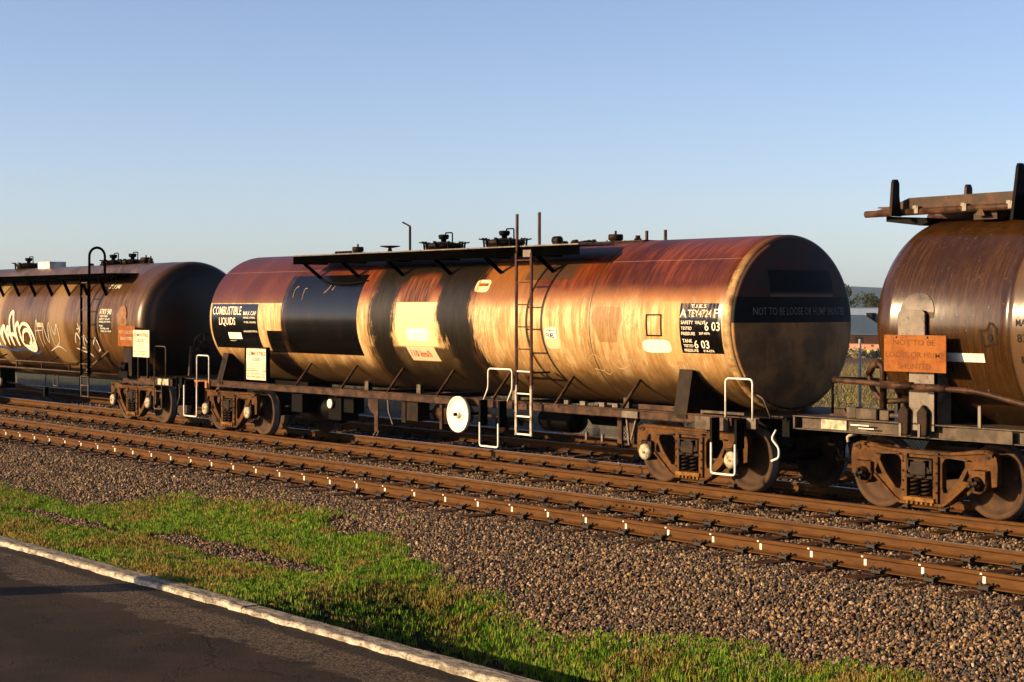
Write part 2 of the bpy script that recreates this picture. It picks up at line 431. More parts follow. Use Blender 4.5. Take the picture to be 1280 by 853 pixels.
# ------------------------------------------------------------------ scattered stones and grass (geometry nodes on point clouds)
def scatter(name, pts, sources, smin, smax, tilt, label_kind='stuff', seed=1):
    me = bpy.data.meshes.new(name); me.from_pydata(pts, [], [])
    o = bpy.data.objects.new(name, me); COL.objects.link(o)
    ng = bpy.data.node_groups.new(name, 'GeometryNodeTree')
    ng.interface.new_socket('Geometry', in_out='INPUT', socket_type='NodeSocketGeometry')
    ng.interface.new_socket('Geometry', in_out='OUTPUT', socket_type='NodeSocketGeometry')
    N = ng.nodes; Lk = ng.links
    gi = N.new('NodeGroupInput'); go = N.new('NodeGroupOutput')
    iop = N.new('GeometryNodeInstanceOnPoints'); iop.inputs['Pick Instance'].default_value = True
    jn = N.new('GeometryNodeJoinGeometry')
    for sobj in sources[::-1]:
        oi = N.new('GeometryNodeObjectInfo'); oi.inputs['Object'].default_value = sobj; oi.inputs['As Instance'].default_value = True
        Lk.new(oi.outputs['Geometry'], jn.inputs[0])
    rv = N.new('FunctionNodeRandomValue'); rv.data_type = 'INT'; rv.inputs[4].default_value = 0; rv.inputs[5].default_value = len(sources)-1; rv.inputs['Seed'].default_value = seed
    rr = N.new('FunctionNodeRandomValue'); rr.data_type = 'FLOAT_VECTOR'; rr.inputs[0].default_value = (-tilt, -tilt, 0); rr.inputs[1].default_value = (tilt, tilt, 6.28); rr.inputs['Seed'].default_value = seed+1
    rs = N.new('FunctionNodeRandomValue'); rs.data_type = 'FLOAT'; rs.inputs[2].default_value = smin; rs.inputs[3].default_value = smax; rs.inputs['Seed'].default_value = seed+2
    Lk.new(gi.outputs[0], iop.inputs['Points']); Lk.new(jn.outputs[0], iop.inputs['Instance'])
    Lk.new(rv.outputs[2], iop.inputs['Instance Index']); Lk.new(rr.outputs[0], iop.inputs['Rotation']); Lk.new(rs.outputs[1], iop.inputs['Scale'])
    Lk.new(iop.outputs[0], go.inputs[0])
    md = o.modifiers.new('scatter', 'NODES'); md.node_group = ng
    return tag(o, kind=label_kind)
def m_stone():
    m = Mt('crushed_rock', .85, 0, .3); r = m.rand(); p = m.pos()
    r2 = m.math('FRACT', r*7.31); r3 = m.math('FRACT', r*31.7)
    c = m.mix(r2, (.075, .049, .026), (.36, .232, .122)); c = m.mix(m.ss(r3, .62, .66), c, (.085, .075, .072))
    c = m.mix(m.ss(r3, .9, .93), c, (.16, .06, .028)); c = m.mix(m.ss(r, .95, .97), c, (.40, .31, .21))
    c = m.mix(m.ss(m.noise(p, 45, 3, .6), .4, .7)*.5, c, (.05, .034, .022))
    return m.out(c)
MS = m_stone()
def stone_src(i):
    bm = bmesh.new(); bmesh.ops.create_icosphere(bm, subdivisions=1, radius=1.0)
    rg = random.Random(100+i); ax = (rg.uniform(.8, 1.25), rg.uniform(.65, 1.0), rg.uniform(.5, .8))
    for v in bm.verts:
        k = rg.uniform(.72, 1.18); v.co = Vector((v.co.x*ax[0]*k, v.co.y*ax[1]*k, v.co.z*ax[2]*k))
    bmesh.ops.dissolve_limit(bm, angle_limit=R(14), verts=bm.verts, edges=bm.edges)
    me = bpy.data.meshes.new('stone'); bm.to_mesh(me); bm.free(); me.materials.append(MS)
    return bpy.data.objects.new('stone', me)
stones = [stone_src(i) for i in range(7)]
def near_rail(y): return any(abs(y-r) < .085 for r in RAILS)
def shadow_k(y): return .5 if y > 17.9 else 1
pts = []; rg = random.Random(3)
def ballast_pts(x0, x1, y0, y1, dens, zo=0.0):
    n = int((x1-x0)*(y1-y0)*dens)
    for _ in range(n):
        x = rg.uniform(x0, x1); y = rg.uniform(y0, y1)
        if near_rail(y): continue
        e = lerp_table(EDGE, x) + noise.noise(Vector((x*1.4, y*1.4, 0)))*.5
        if y < e and rg.random() > math.exp(-((e-y)/.22)**2)*.8: continue
        ph = (x - X0S)/.6653; fr = abs(ph - round(ph))
        if fr < .20 and 13.9 < y < 15.95 and rg.random() < .35: continue
        pts.append((x, y, zver(x, y) + rg.uniform(-.012, .022) + zo))
ballast_pts(-24, -6, 9.6, 14.15, 1900); ballast_pts(-34, -24, 9.6, 14.15, 1150); ballast_pts(-52, -34, 10.5, 14.15, 420)
ballast_pts(-24, -9, 14.2, 17.9, 1000); ballast_pts(-34, -24, 14.2, 17.9, 650); ballast_pts(-60, -34, 14.2, 17.9, 330)
ballast_pts(-50, -10, 17.9, 24.2, 170)
scatter('ballast_stones', pts, stones, .010, .030, 1.5, seed=5)
# sparse stones lying in bare patches of the verge
def bare(x, y):
    a = noise.noise(Vector((x*.55+3, y*1.5, 4)))*.6 + noise.noise(Vector((x*1.7, y*2.6, 8)))*.4
    b1 = math.exp(-((x+19.9)/2.3)**2 - ((y-10.80+(x+19.9)*.03)/.34)**2)*.95
    b2 = math.exp(-((x+24.6)/2.0)**2 - ((y-10.55)/.26)**2)*.85
    b3 = math.exp(-((x+19.6)/.9)**2 - ((y-12.6)/.45)**2)*.8
    b4 = math.exp(-((x+14.2)/1.5)**2 - ((y-10.55)/.16)**2)*.5 + math.exp(-((x+12.6)/.8)**2 - ((y-9.75)/.15)**2)*.45
    b5 = math.exp(-((x+19.6)/1.6)**2 - ((y-10.0)/.14)**2)*.45
    return max(b1, b2, b3, b4, b5) + a*.55
pts = []
for _ in range(90000):
    x = rg.uniform(-34, -6); y = rg.uniform(9.15, 13.0); b = bare(x, y)
    if y > lerp_table(EDGE, x)+.2: continue
    if b > .42 or rg.random() < .008: pts.append((x, y, zver(x, y)+rg.uniform(-.004, .012)))
scatter('verge_gravel', pts, stones, .012, .028, 1.2, seed=9)

def m_grass():
    m = Mt('grass_blades', .6); m.deep = False; p = m.pos(); r = m.rand()
    a = m.noise(p, .9, 4, .6); b = m.noise(p, 4.5, 4, .6)
    c = m.mix(m.ss(b, .35, .65), (.075, .195, .010), (.20, .32, .022))
    c = m.mix(m.ss(a + (b-.5)*.6 + m.ss(m.sep(p)[1], 11.2, 9.6)*.10, .50, .68), c, (.27, .205, .045)); c = m.mix(m.ss(r, .86, .9), c, (.30, .22, .08))
    m.b.inputs['Transmission Weight'].default_value = 0
    return m.out(c)
MG = m_grass()
def tuft_src(i, h=1.0, n=9, mat=None, spread=.035, lean=.5, wd=.0035):
    rg2 = random.Random(40+i); mb = MB()
    for k in range(n):
        a = rg2.uniform(0, 6.28); px, py = rg2.gauss(0, spread), rg2.gauss(0, spread); hh = h*rg2.uniform(.5, 1.0)
        l = rg2.uniform(.1, lean)*hh; dx, dy = math.cos(a), math.sin(a); w_ = wd*rg2.uniform(.7, 1.3)
        q = (-dy*w_, dx*w_)
        mb.add([(px-q[0], py-q[1], -.01), (px+q[0], py+q[1], -.01), (px+dx*l*.35+q[0]*.8, py+dy*l*.35+q[1]*.8, hh*.6), (px+dx*l*.35-q[0]*.8, py+dy*l*.35-q[1]*.8, hh*.6), (px+dx*l, py+dy*l, hh)],
               [(0,1,2,3), (3,2,4)])
    me = bpy.data.meshes.new('tuft'); me.from_pydata(mb.v, [], mb.f); me.materials.append(mat or MG)
    return bpy.data.objects.new('tuft', me)
tufts = [tuft_src(i, .062, 11) for i in range(6)]
pts = []
for _ in range(88000):
    x = rg.uniform(-36, -5.5); y = rg.uniform(9.09, 13.3)
    e = lerp_table(EDGE, x) + noise.noise(Vector((x*1.4, y*1.4, 0)))*.5 + noise.noise(Vector((x*5, y*5, 2)))*.12
    if y > e + .02 and rg.random() > .02*math.exp(-(y-e)*2): continue
    b = bare(x, y)
    if b > .30 and rg.random() < (b-.22)*6: continue
    if rg.random() < .35*sst(10.2, 9.2, y): continue
    pts.append((x, y, zver(x, y)))
scatter('verge_grass', [p for p in pts if p[1] > 10.9 or p[0] < -16.5 or rg.random() < .6], tufts, .40, 1.15, .25, seed=20)
longt = [tuft_src(20+i, .13, 12, spread=.03, wd=.004) for i in range(3)]
pts = []
for _ in range(9000):
    x = rg.uniform(-34, -6); y = rg.uniform(9.15, 13.2); e = lerp_table(EDGE, x)
    if y > e or bare(x, y) > .3: continue
    if x > -16.5 and y < 10.9: continue
    if noise.noise(Vector((x*.8+9, y*1.6, 1))) + .35*sst(e-1.0, e-.1, y) > .28: pts.append((x, y, zver(x, y)))
scatter('taller_grass', pts, longt, .5, 1.0, .2, seed=23)
def m_leaf():
    m = Mt('fallen_leaf', .7); m.deep = False; r = m.rand()
    return m.out(m.mix(r, (.30, .06, .015), (.42, .20, .06)))
ML = m_leaf()
lf = MB().add([(-.03,0,.004),(-.01,-.018,.012),(.02,-.015,.004),(.035,0,.014),(.015,.018,.004),(-.012,.016,.012)], [(0,1,2,3,4,5)])
lme = bpy.data.meshes.new('leaf'); lme.from_pydata(lf.v, [], lf.f); lme.materials.append(ML)
pts = []
for _ in range(420):
    x = rg.uniform(-32, -7); y = rg.uniform(9.2, 12.8)
    if y < lerp_table(EDGE, x)+.2 and noise.noise(Vector((x, y*1.5, 6))) > -.05: pts.append((x, y, zver(x, y)+.02))
scatter('fallen_leaves', pts, [bpy.data.objects.new('leaf', lme)], .5, 1.3, .6, seed=31)
# field tufts behind the tracks
def m_field_grass():
    m = Mt('field_grass_blades', .7); m.deep = False; r = m.rand(); p = m.pos()
    c = m.mix(r, (.30, .24, .085), (.13, .15, .04)); c = m.mix(m.ss(m.noise(p, .3, 4, .6), .45, .6), c, (.24, .17, .07)); return m.out(c)
MFG = m_field_grass()
ft = [tuft_src(60+i, .32, 14, MFG, .14, .6, .012) for i in range(4)]
pts = []
for _ in range(26000):
    y = 28.6 + 82*rg.random()**1.6; x = rg.uniform(-1.75*y-4, -.55*y)
    pts.append((x, y, gfar(x, y)))
scatter('field_grass', pts, ft, .5, 1.2, .2, seed=41)

# ------------------------------------------------------------------ text on surfaces
def text_mesh(body):
    cu = bpy.data.curves.new('t', 'FONT'); cu.body = body; cu.resolution_u = 2; cu.offset = .007
    o = bpy.data.objects.new('t', cu); COL.objects.link(o)
    bpy.context.view_layer.update()
    me = bpy.data.meshes.new_from_object(o.evaluated_get(bpy.context.evaluated_depsgraph_get()))
    V_ = [v.co.copy() for v in me.vertices]; F = [tuple(p.vertices) for p in me.polygons]
    bpy.data.objects.remove(o); bpy.data.curves.remove(cu); bpy.data.meshes.remove(me)
    if not V_: return [], []
    x0 = min(v.x for v in V_); x1 = max(v.x for v in V_); y0 = min(v.y for v in V_); y1 = max(v.y for v in V_)
    return [((v.x-x0)/(x1-x0), (v.y-y0)/(y1-y0)) for v in V_], F
def put_text(parent, body, u0, u1, z0, z1, mapf, mat, name='lettering', into=None):
    V_, F = text_mesh(body)
    mb = into or MB(); mb.add([mapf(u0+(u1-u0)*a, z0+(z1-z0)*b) for a, b in V_], F)
    if into is None: return obj(name, mb, mat, parent)
def cylmap(Rr, zc, off=.005):
    return lambda x, z: (x, YC - math.sqrt(max(0, (Rr+off)**2-(z-zc)**2)), z)
def flatmap(y): return lambda x, z: (x, y, z)
def cyl_patch(x0, x1, z0, z1, Rr, zc, off, nz=8, slant=0):
    f = cylmap(Rr, zc, off); mb = MB(); vs = []
    for i in range(nz+1):
        z = z0+(z1-z0)*i/nz; vs += [f(x0, z), f(x1, z)]
    return mb.add(vs, [(2*i, 2*i+1, 2*i+3, 2*i+2) for i in range(nz)], True)

# ------------------------------------------------------------------ wagon parts
def barrel_mb(profile, zc, n=96):
    return MB().lathe(profile, (0, YC, zc), 'x', n)
def dome(x, r, depth, sgn, k=10):   # elliptical end from the barrel radius to the axis
    return [(r*math.cos(t), x + sgn*depth*math.sin(t)) for t in [math.pi/2*i/k for i in range(1, k+1)]]
def round_path(pts, r, n=5):
    P = [Vector(p) for p in pts]; out = [P[0]]
    for i in range(1, len(P)-1):
        a = (P[i-1]-P[i]); b = (P[i+1]-P[i]); rr = min(r, a.length/2, b.length/2)
        a = P[i] + a.normalized()*rr; b = P[i] + b.normalized()*rr
        for k in range(n+1):
            t = k/n; out.append(a*(1-t)**2 + P[i]*2*t*(1-t) + b*t*t)
    return out + [P[-1]]
def tube_part(name, pts, r, mat, parent, rad=.06, n=8):
    return obj(name, MB().tube(round_path(pts, rad), r, n), mat, parent)

def side_frame_mb(y, bx, flat=False):
    top = .86
    out = [(-1.14,.68),(-1.12,.78),(-1.06,.84),(-.98,.865),(-.84,.862),(-.45,.80 if not flat else .85),(.45,.80 if not flat else .85),(.84,.862),(.98,.865),(1.06,.84),(1.12,.78),(1.14,.68),
           (1.13,.44),(1.05,.42),(1.035,.62),(.80,.62),(.79,.46),(.70,.40),(.44,.17),(.34,.125),(-.34,.125),(-.44,.17),(-.70,.40),(-.79,.46),(-.80,.62),(-1.035,.62),(-1.05,.42),(-1.13,.44)]
    def hole(s):
        return [(s*a, b) for a, b in [(.32,.66),(.36,.715),(.43,.725),(.60,.725),(.655,.70),(.66,.64),(.56,.48),(.40,.31),(.34,.30),(.32,.36)]]
    ctr = [(-.215,.71),(.215,.71),(.215,.23),(-.215,.23)]
    sm = lambda s: [(s*a, b) for a, b in [(.70,.60),(.74,.50),(.70,.46),(.63,.47)]]
    mb = MB().prism([(bx+a, b) for a, b in out], y-.045, y+.045, 'xz', [[(bx+a, b) for a, b in h] for h in (hole(1), hole(-1), ctr, sm(1), sm(-1))])
    # ribs give the casting its flanged edge
    def rib(p, w=.05):
        for a, b in zip(p, p[1:]): mb.bar((bx+a[0], y, a[1]), (bx+b[0], y, b[1]), .15, w, up=(0, 0, 1) if abs(a[0]-b[0]) > .05 else (1, 0, 0))
    rib([(-1.08,.80),(-.97,.84),(-.45,.785 if not flat else .83),(.45,.785 if not flat else .83),(.97,.84),(1.08,.80)], .04)
    rib([(-.74,.46),(-.42,.195),(-.33,.145),(.33,.145),(.42,.195),(.74,.46)], .04)
    mb.box(bx-.28, bx-.20, y-.08, y+.06, .17, .76); mb.box(bx+.20, bx+.28, y-.08, y+.06, .17, .76)
    return mb
def make_bogie(wagon, bx, caps='cream', flat=False):
    b = MB(); b.box(bx-.17, bx+.17, YC-1.12, YC+1.12, .52, .70)
    b.box(bx-.30, bx+.30, YC-.35, YC+.35, .60, .82); b.lathe([(.2, .80), (.2, .93)], (bx, YC, 0), 'z', 20)
    b.box(bx-.12, bx+.12, YC-1.14, YC-1.06, .50, .66)
    bo = empty('bogie', (bx, YC, 0), wagon)
    bol = obj('bolster', b, M['spring'], bo, .008)
    for s in (-1, 1):
        y = YC + s*1.02
        obj('side_frame', side_frame_mb(y, bx, flat), M['bogie'], bo, .009)
        sp = MB()
        for dx in (-.085, .085):
            for (rr, tr, yy) in ((.058, .017, y-.045), (.058, .017, y+.075)):
                pts = [(bx+dx+rr*math.cos(t*.62), yy+rr*math.sin(t*.62), .235+t*.0052) for t in range(0, 50)]
                sp.tube(pts, tr, 5)
        obj('coil_springs', sp, M['darkbrown'], bo)
        seat = MB().box(bx-.24, bx+.24, y-.11, y+.11, .17, .225)
        for i in range(6): seat.box(bx-.2+i*.075, bx-.165+i*.075, y-.10, y+.10, .135, .17)
        obj('spring_seat', seat, M['yellow'] if caps != 'dull' else M['bogie'], bo, .006)
        wd = MB().prism([(bx-.20,.52),(bx-.06,.68),(bx-.20,.70)], y-.10, y-.04).prism([(bx+.20,.52),(bx+.06,.68),(bx+.20,.70)], y-.10, y-.04)
        wd.box(bx-.21, bx+.21, y-.09, y+.05, .46, .50)
        obj('friction_wedge', wd, M['spring'], bo, .004)
        for ax in (-.885, .885):
            bxm = MB().box(bx+ax-.115, bx+ax+.115, y-.10, y+.09, .46, .615)
            bxm.lathe([(.125, -.09), (.13, -.05), (.13, .08), (.10, .10)], (bx+ax, y+s*.0, .46), 'y', 20)
            obj('axle_box', bxm, M['bogie'] if caps == 'bolted' else M['darkbrown'], bo, .008)
            yy = y + s*.10
            cp = MB()
            if caps == 'bolted':
                cp.lathe([(.085, 0), (.09, s*.02), (.08, s*.07), (.03, s*.075), (.03, s*.10), (0, s*.10)], (bx+ax, yy-.01*s, .46), 'y', 18)
                for q in range(4): cp.lathe([(.022, s*.06), (.022, s*.105), (0, s*.105)], (bx+ax+.055*math.cos(q*1.57+.4), yy, .46+.055*math.sin(q*1.57+.4)), 'y', 6, False)
            else:
                cp.lathe([(.115, -s*.02), (.12, s*.0), (.115, s*.035), (.07, s*.055), (.045, s*.055), (.042, s*.045), (.02, s*.045), (.02, s*.075), (0, s*.08)], (bx+ax, yy, .46), 'y', 22)
            obj('axle_cap', cp, M['spring'] if caps == 'bolted' else M['cap'], bo)
            if caps != 'bolted' and s == -1:
                hg = MB().bar((bx+ax, yy, .575), (bx+ax+.02, yy+.05, .72), .05, .02)
                obj('cap_strap', hg, M['spring'], bo)
    for ax in (-.885, .885):
        obj('axle', MB().lathe([(.07, -.9), (.085, -.7), (.08, 0), (.085, .7), (.07, .9)], (bx+ax, YC, .46), 'y', 14), M['darkbrown'], bo)
        for s in (-1, 1):
            yw = YC + s*.72
            wl = MB()
            prof = [(0, s*.115), (.075, s*.115), (.10, s*.10), (.13, s*.045), (.20, s*.012), (.31, s*-.005), (.375, s*.02), (.392, s*.062), (.447, s*.064), (.455, s*.055)]
            wl.lathe(prof, (bx+ax, yw, .46), 'y', 40, caps=False)
            wl.lathe([(.455, s*.055), (.462, s*-.02), (.466, s*-.045)], (bx+ax, yw, .46), 'y', 40, mi=1, caps=False)
            wl.lathe([(.466, s*-.045), (.487, s*-.06), (.488, s*-.07), (.47, s*-.078), (.39, s*-.078), (.37, s*-.045), (.12, s*-.03), (.10, s*-.09), (.07, s*-.09)], (bx+ax, yw, .46), 'y', 40, caps=False)
            obj('wheel', wl, [M['wheel'], M['tread']], bo)
    for s in (-1, 1):
        y = YC + s*1.02; bt = MB()
        for q in (-.26, .26):
            for z_ in (.30, .42, .54, .66): bt.lathe([(.014, -.01), (.014, s*.02), (0, s*.02)], (bx+q, y+s*.075, z_), 'y', 6, False)
        for q in (-1.0, 1.0): bt.lathe([(.03, -.01), (.03, s*.015), (0, s*.015)], (bx+q, y+s*.045, .79), 'y', 10, False)
        obj('bolt_head', bt, M['spring'], bo)
        ln = MB().bar((bx-.74, y+s*.09, .73), (bx-.30, y+s*.09, .755), .018).bar((bx+.30, y+s*.09, .755), (bx+.74, y+s*.09, .73), .018).bar((bx-.3, y+s*.085, .775), (bx+.3, y+s*.085, .775), .03)
        obj('wear_strip', ln, M['frame'], bo)
    # brake beam and rigging between the wheels
    br = MB()
    for s in (-1, 1):
        br.bar((bx+s*.36, YC-.75, .40), (bx+s*.36, YC+.75, .40), .07, .09)
        for q in (-1, 1): br.box(bx+s*.37-.03, bx+s*.37+.05, YC+q*.72-.05, YC+q*.72+.05, .30, .58)
        br.bar((bx+s*.36, YC, .42), (bx+s*.1, YC, .95), .03, .06)
    obj('brake_rigging', br, M['dark'], bo)
    return bo
def dup_bogie(bo, wagon, dx):
    c = copy_tree(bo, wagon); c.location = bo.location + Vector((dx, 0, 0)); return c
def u_rail(wagon, x0, x1, y, z0, z1, mat, foot=.0, name='grab_rail', r=.014):
    if not foot: return tube_part(name, [(x0, y, z0), (x0, y, z1), (x1, y, z1), (x1, y, z0)], r, mat, wagon, .07)
    return tube_part(name, [(x0-foot, y+.06, z0), (x0, y, z0+.2), (x0, y, z1), (x1, y, z1), (x1, y, z0+.2), (x1-foot, y+.06, z0)], r, mat, wagon, .07)
def stirrup(wagon, x0, x1, y, z0, z1, mat, name='step_stirrup'):
    o = tube_part(name, [(x0, y, z1), (x0, y, z0), (x1, y, z0), (x1, y, z1)], .015, mat, wagon, .05)
    tr = MB(); tr.box(x0+.02, x1-.02, y-.01, y+.10, z0-.006, z0+.010)
    obj('step_tread', tr, M['silver'], o); return o
def stirrup_hangers(wagon, x0, x1, y, z0, z1):
    mb = MB(); mb.box(x0-.03, x0+.015, y-.01, y+.14, z0, z1); mb.box(x1-.015, x1+.03, y-.01, y+.14, z0, z1)
    return obj('stirrup_hanger', mb, M['dark'], wagon, .004)
def coupler(wagon, xe, s):       # xe end of frame, s=+1 towards +x
    mb = MB(); mb.box(xe-.1*s if s > 0 else xe-.35, xe+.35 if s > 0 else xe+.1, YC-.08, YC+.08, .82, .98)
    mb.box(min(xe+s*.3, xe+s*.62), max(xe+s*.3, xe+s*.62), YC-.17, YC+.17, .72, 1.05)
    mb.lathe([(.10, .74), (.10, 1.04)], (xe+s*.55, YC-.1, 0), 'z', 12)
    obj('coupler', mb, M['dark'], wagon, .02)
    tube_part('air_hose', [(xe-.05*s, YC-.35, .90), (xe+.12*s, YC-.38, .78), (xe+.18*s, YC-.33, .52), (xe+.42*s, YC-.2, .48), (xe+.55*s, YC-.05, .62)], .022, M['dark'], wagon, .12)
def manhole(wagon, x, ztop, r=.27, s=1.0):
    b = MB(); b.lathe([(r, ztop-.12), (r, ztop+.10), (r*1.12, ztop+.10), (r*1.12, ztop+.15), (r*.9, ztop+.17), (r*.4, ztop+.20), (0, ztop+.20)], (x, YC, 0), 'z', 24)
    mh = obj('manhole', b, M['darkbrown'], wagon)
    e = MB()
    for k in range(10):
        a = k*.628+.2; cx_, cy_ = x+r*1.15*math.cos(a), YC+r*1.15*math.sin(a)
        e.bar((cx_, cy_, ztop+.02), (cx_+.02*math.cos(a), cy_+.02*math.sin(a), ztop+.20), .025)
        e.bar((cx_-.03*math.cos(a), cy_-.03*math.sin(a), ztop+.165), (cx_+.10*math.cos(a), cy_+.10*math.sin(a), ztop+.19), .022)
    obj('clamp_bolts', e, M['dark'], mh)
    v_ = MB(); v_.lathe([(.05, ztop+.18), (.05, ztop+.24), (.085, ztop+.25), (.10, ztop+.31), (.08, ztop+.33), (0, ztop+.33)], (x-.02, YC, 0), 'z', 14)
    v_.tube(round_path([(x+.04, YC, ztop+.33), (x+.04, YC, ztop+.36), (x+.22, YC+.02, ztop+.36), (x+.22, YC+.02, ztop+.17)], .03), .013, 6)
    obj('lid_valve', v_, M['dark'], mh)
    return mh
def vent(wagon, x, ztop, r=.1, h=.14, y=YC, tip=True, mat=None, name='vent_valve'):
    b = MB().lathe([(r*1.3, ztop-.05), (r*1.3, ztop+.025), (r*.8, ztop+.03), (r*.8, ztop+.05), (r, ztop+.06), (r, ztop+h), (r*.9, ztop+h+.015), (0, ztop+h+.015)], (x, y, 0), 'z', 18)
    if tip: b.lathe([(.018, ztop+h), (.018, ztop+h+.07), (.0, ztop+h+.07)], (x, y, 0), 'z', 8)
    for k in range(6): b.lathe([(.012, ztop+.02), (.012, ztop+.05), (0, ztop+.05)], (x+r*1.15*math.cos(k), y+r*1.15*math.sin(k), 0), 'z', 6)
    return obj(name, b, mat or M['darkbrown'], wagon)
def saddle(wagon, x0, x1, Rr, zc, ztop, mat=None):
    y_t = YC - math.sqrt(Rr**2-(ztop-zc)**2)
    pl = [(17.16, 1.0), (17.16, 1.09), (y_t-.07, ztop), (y_t, ztop)]
    n = 14; a0 = math.atan2(ztop-zc, y_t-YC) % (2*math.pi); a1 = 3*math.pi/2
    arc = [(YC+Rr*math.cos(a0+(a1-a0)*i/n), zc+Rr*math.sin(a0+(a1-a0)*i/n)) for i in range(n+1)]
    half = pl + arc[1:]
    full = half + [(2*YC-a, b) for a, b in half[:-1][::-1]]
    mb = MB().prism(full, x0+.03, x1-.03, 'yz')
    for sg in (1, -1):
        yy = lambda t: t if sg == 1 else 2*YC-t
        mb.bar(((x0+x1)/2, yy(17.15), 1.07), ((x0+x1)/2, yy(y_t-.075), ztop+.01), x1-x0, .02, up=(0, -1, 0))
    so_ = obj('tank_saddle', mb, mat or M['darkbrown'], wagon)
    return so_
def sign_board(wagon, x0, x1, z0, z1, y, mat, name='sign_board'):
    return obj(name, MB().box(x0, x1, y, y+.02, z0, z1), mat, wagon, .004)

# ---------------- materials of the three barrels
def m_tank2():
    m = Mt('streaked_maroon_and_cream_tank_paint', .3, 0, .20); p = m.pos(); s = m.sep(p); x, y, z = s
    warp = m.noise(p, 2.0, 5, .65) - .5
    streak = m.noise(m.scale(p, (9, .5, .9)), 1.6, 7, .72)          # stains run round the barrel
    fine = m.noise(m.scale(p, (30, 1.5, 2.5)), 1.5, 5, .7)
    big = m.noise(m.scale(p, (1, .6, .8)), .9, 4, .6)
    cream = m.mix(m.ss(streak, .42, .60), (.37, .225, .085), (.56, .40, .20))
    cream = m.mix(m.ss(fine, .54, .66)*.55, cream, (.24, .12, .04))
    f2 = m.noise(m.scale(p, (70, 1.2, 2.6)), 1.6, 6, .75); gr = m.noise(m.scale(p, (2.2, 1, 1.6)), 1.7, 7, .75)
    cream = m.mix(m.ss(f2, .53, .64)*.55, cream, (.22, .10, .03))
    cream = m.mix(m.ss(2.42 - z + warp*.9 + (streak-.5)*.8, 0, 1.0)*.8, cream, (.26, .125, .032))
    cream = m.mix(m.ss(gr, .55, .62)*.5, cream, (.20, .10, .035)); cream = m.mix(m.ss(m.noise(m.scale(p, (2.2, .7, .9)), 2.2, 6, .7), .52, .62)*.22, cream, (.66, .52, .30))
    cream = m.mix(m.ss(f2 + gr - .5, .60, .80)*.5, cream, (.68, .55, .34))
    cream = m.mix(m.ss(1.78 - z + warp*.45, 0, .42)*.85, cream, (.045, .024, .011))  # shade under the belly painted into the lower barrel
    maroon = m.mix(m.ss(streak, .42, .60), (.140, .023, .0075), (.225, .054, .014))
    maroon = m.mix(m.ss(f2, .52, .74)*.55, maroon, (.15, .042, .014)); maroon = m.mix(m.ss(gr, .56, .7)*.5, maroon, (.03, .009, .006))
    maroon = m.mix(m.ss(big, .45, .62)*.6, maroon, (.045, .009, .008)); 
    orange = m.mix(fine, (.22, .050, .011), (.29, .095, .024))
    zw = z + warp*.16 + (streak-.5)*.30
    top = m.ss(zw, 2.70, 2.92); tr_ = m.ss(zw, 2.50, 2.78)
    c = m.mix(tr_*.85, cream, orange); c = m.mix(top, c, maroon)
    # left panel region keeps a crisp paint line
    lf_ = 1 - m.ss(x, -26.95, -26.85)
    c2 = m.mix(m.ss(z, 2.640, 2.652), cream, m.mix(m.ss(big, .4, .65), (.10, .022, .012), (.16, .040, .020)))
    c = m.mix(lf_*.85, c, c2)
    # orange wash left of the ladder
    ow = m.box(x + warp*.25, -23.15, -21.75, .12)*m.ss(zw, 2.55, 2.85)
    c = m.mix(ow*.85, c, m.mix(streak, (.15, .038, .008), (.36, .155, .04)))
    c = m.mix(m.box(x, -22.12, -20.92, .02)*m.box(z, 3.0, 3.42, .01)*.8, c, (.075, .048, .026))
    # dirty bands
    soot = m.mix(m.ss(fine, .35, .75), (.010, .0068, .004), (.045, .030, .016))
    # ragged band A and B, joined over the shoulder
    wob = warp*.35 + (streak-.5)*.55
    rag = (fine-.5)*.75 + (f2-.5)*.35
    bA = m.box(x + wob*.6 + warp*.35 + rag, -26.36, -25.62, .05)
    bB = m.box(x + wob*.6 + warp*.35 + rag*.8 - m.ss(z, 2.6, 1.5)*.35, -24.32, -23.36, .05)
    sh = m.box(x + wob + rag, -26.45, -23.2, .06)*m.ss(z + wob*.6, 2.83, 3.02)*(1 - m.box(x + wob*.8 + rag, -25.35, -24.55, .07)*(1-m.ss(z, 3.05, 3.2)))
    lo = m.box(x + wob + rag, -26.5, -23.3, .08)*m.ss(1.90 - z + wob*.15, 0, .05)*(1-m.box(x+(z-1.75)*.25, -25.28, -24.45, .02)*m.ss(z, 1.63, 1.66))
    band = bA.mx(bB).mx(sh).mx(lo*.85)
    # cream show-through between the bands has brushed edges
    c = m.mix(band*m.ss(fine + .35, .3, .62), c, soot)
    rt = m.box(x + wob*.6, -25.42, -24.55, .1)*m.ss(z, 2.655, 2.665)*(1-m.ss(z+wob*.3, 3.0, 3.14))
    c = m.mix(rt, c, m.mix(m.ss(streak, .42, .58), (.24, .075, .022), (.085, .030, .014)))
    pc = m.box(x + (fine-.5)*.28 + m.math('ABSOLUTE', z-2.2)*-.08, -25.55, -24.36, .05)*m.box(z, 1.902, 2.65, .004)
    c = m.mix(pc, c, m.mix(streak, (.58, .44, .20), (.62, .49, .25)))
    sub = m.box(x + (z-1.75)*.25, -25.28, -24.45, .015)*m.box(z, 1.65, 1.895, .005)
    c = m.mix(sub*.9, c, (.52, .40, .25))
    # black rectangle panels
    blk = m.mix(m.ss(streak, .45, .75), (.007, .006, .006), (.018, .012, .010))
    k1 = m.box(x, -32.26, -30.37, .006)*m.box(z, 1.745, 2.628, .004)
    k2 = m.box(x, -29.47, -26.78, .008)*m.box(z, 1.69, 3.16, .006)
    k3 = m.box(x, -30.05, -29.3, .008)*m.box(z, 1.69, 2.11, .004)
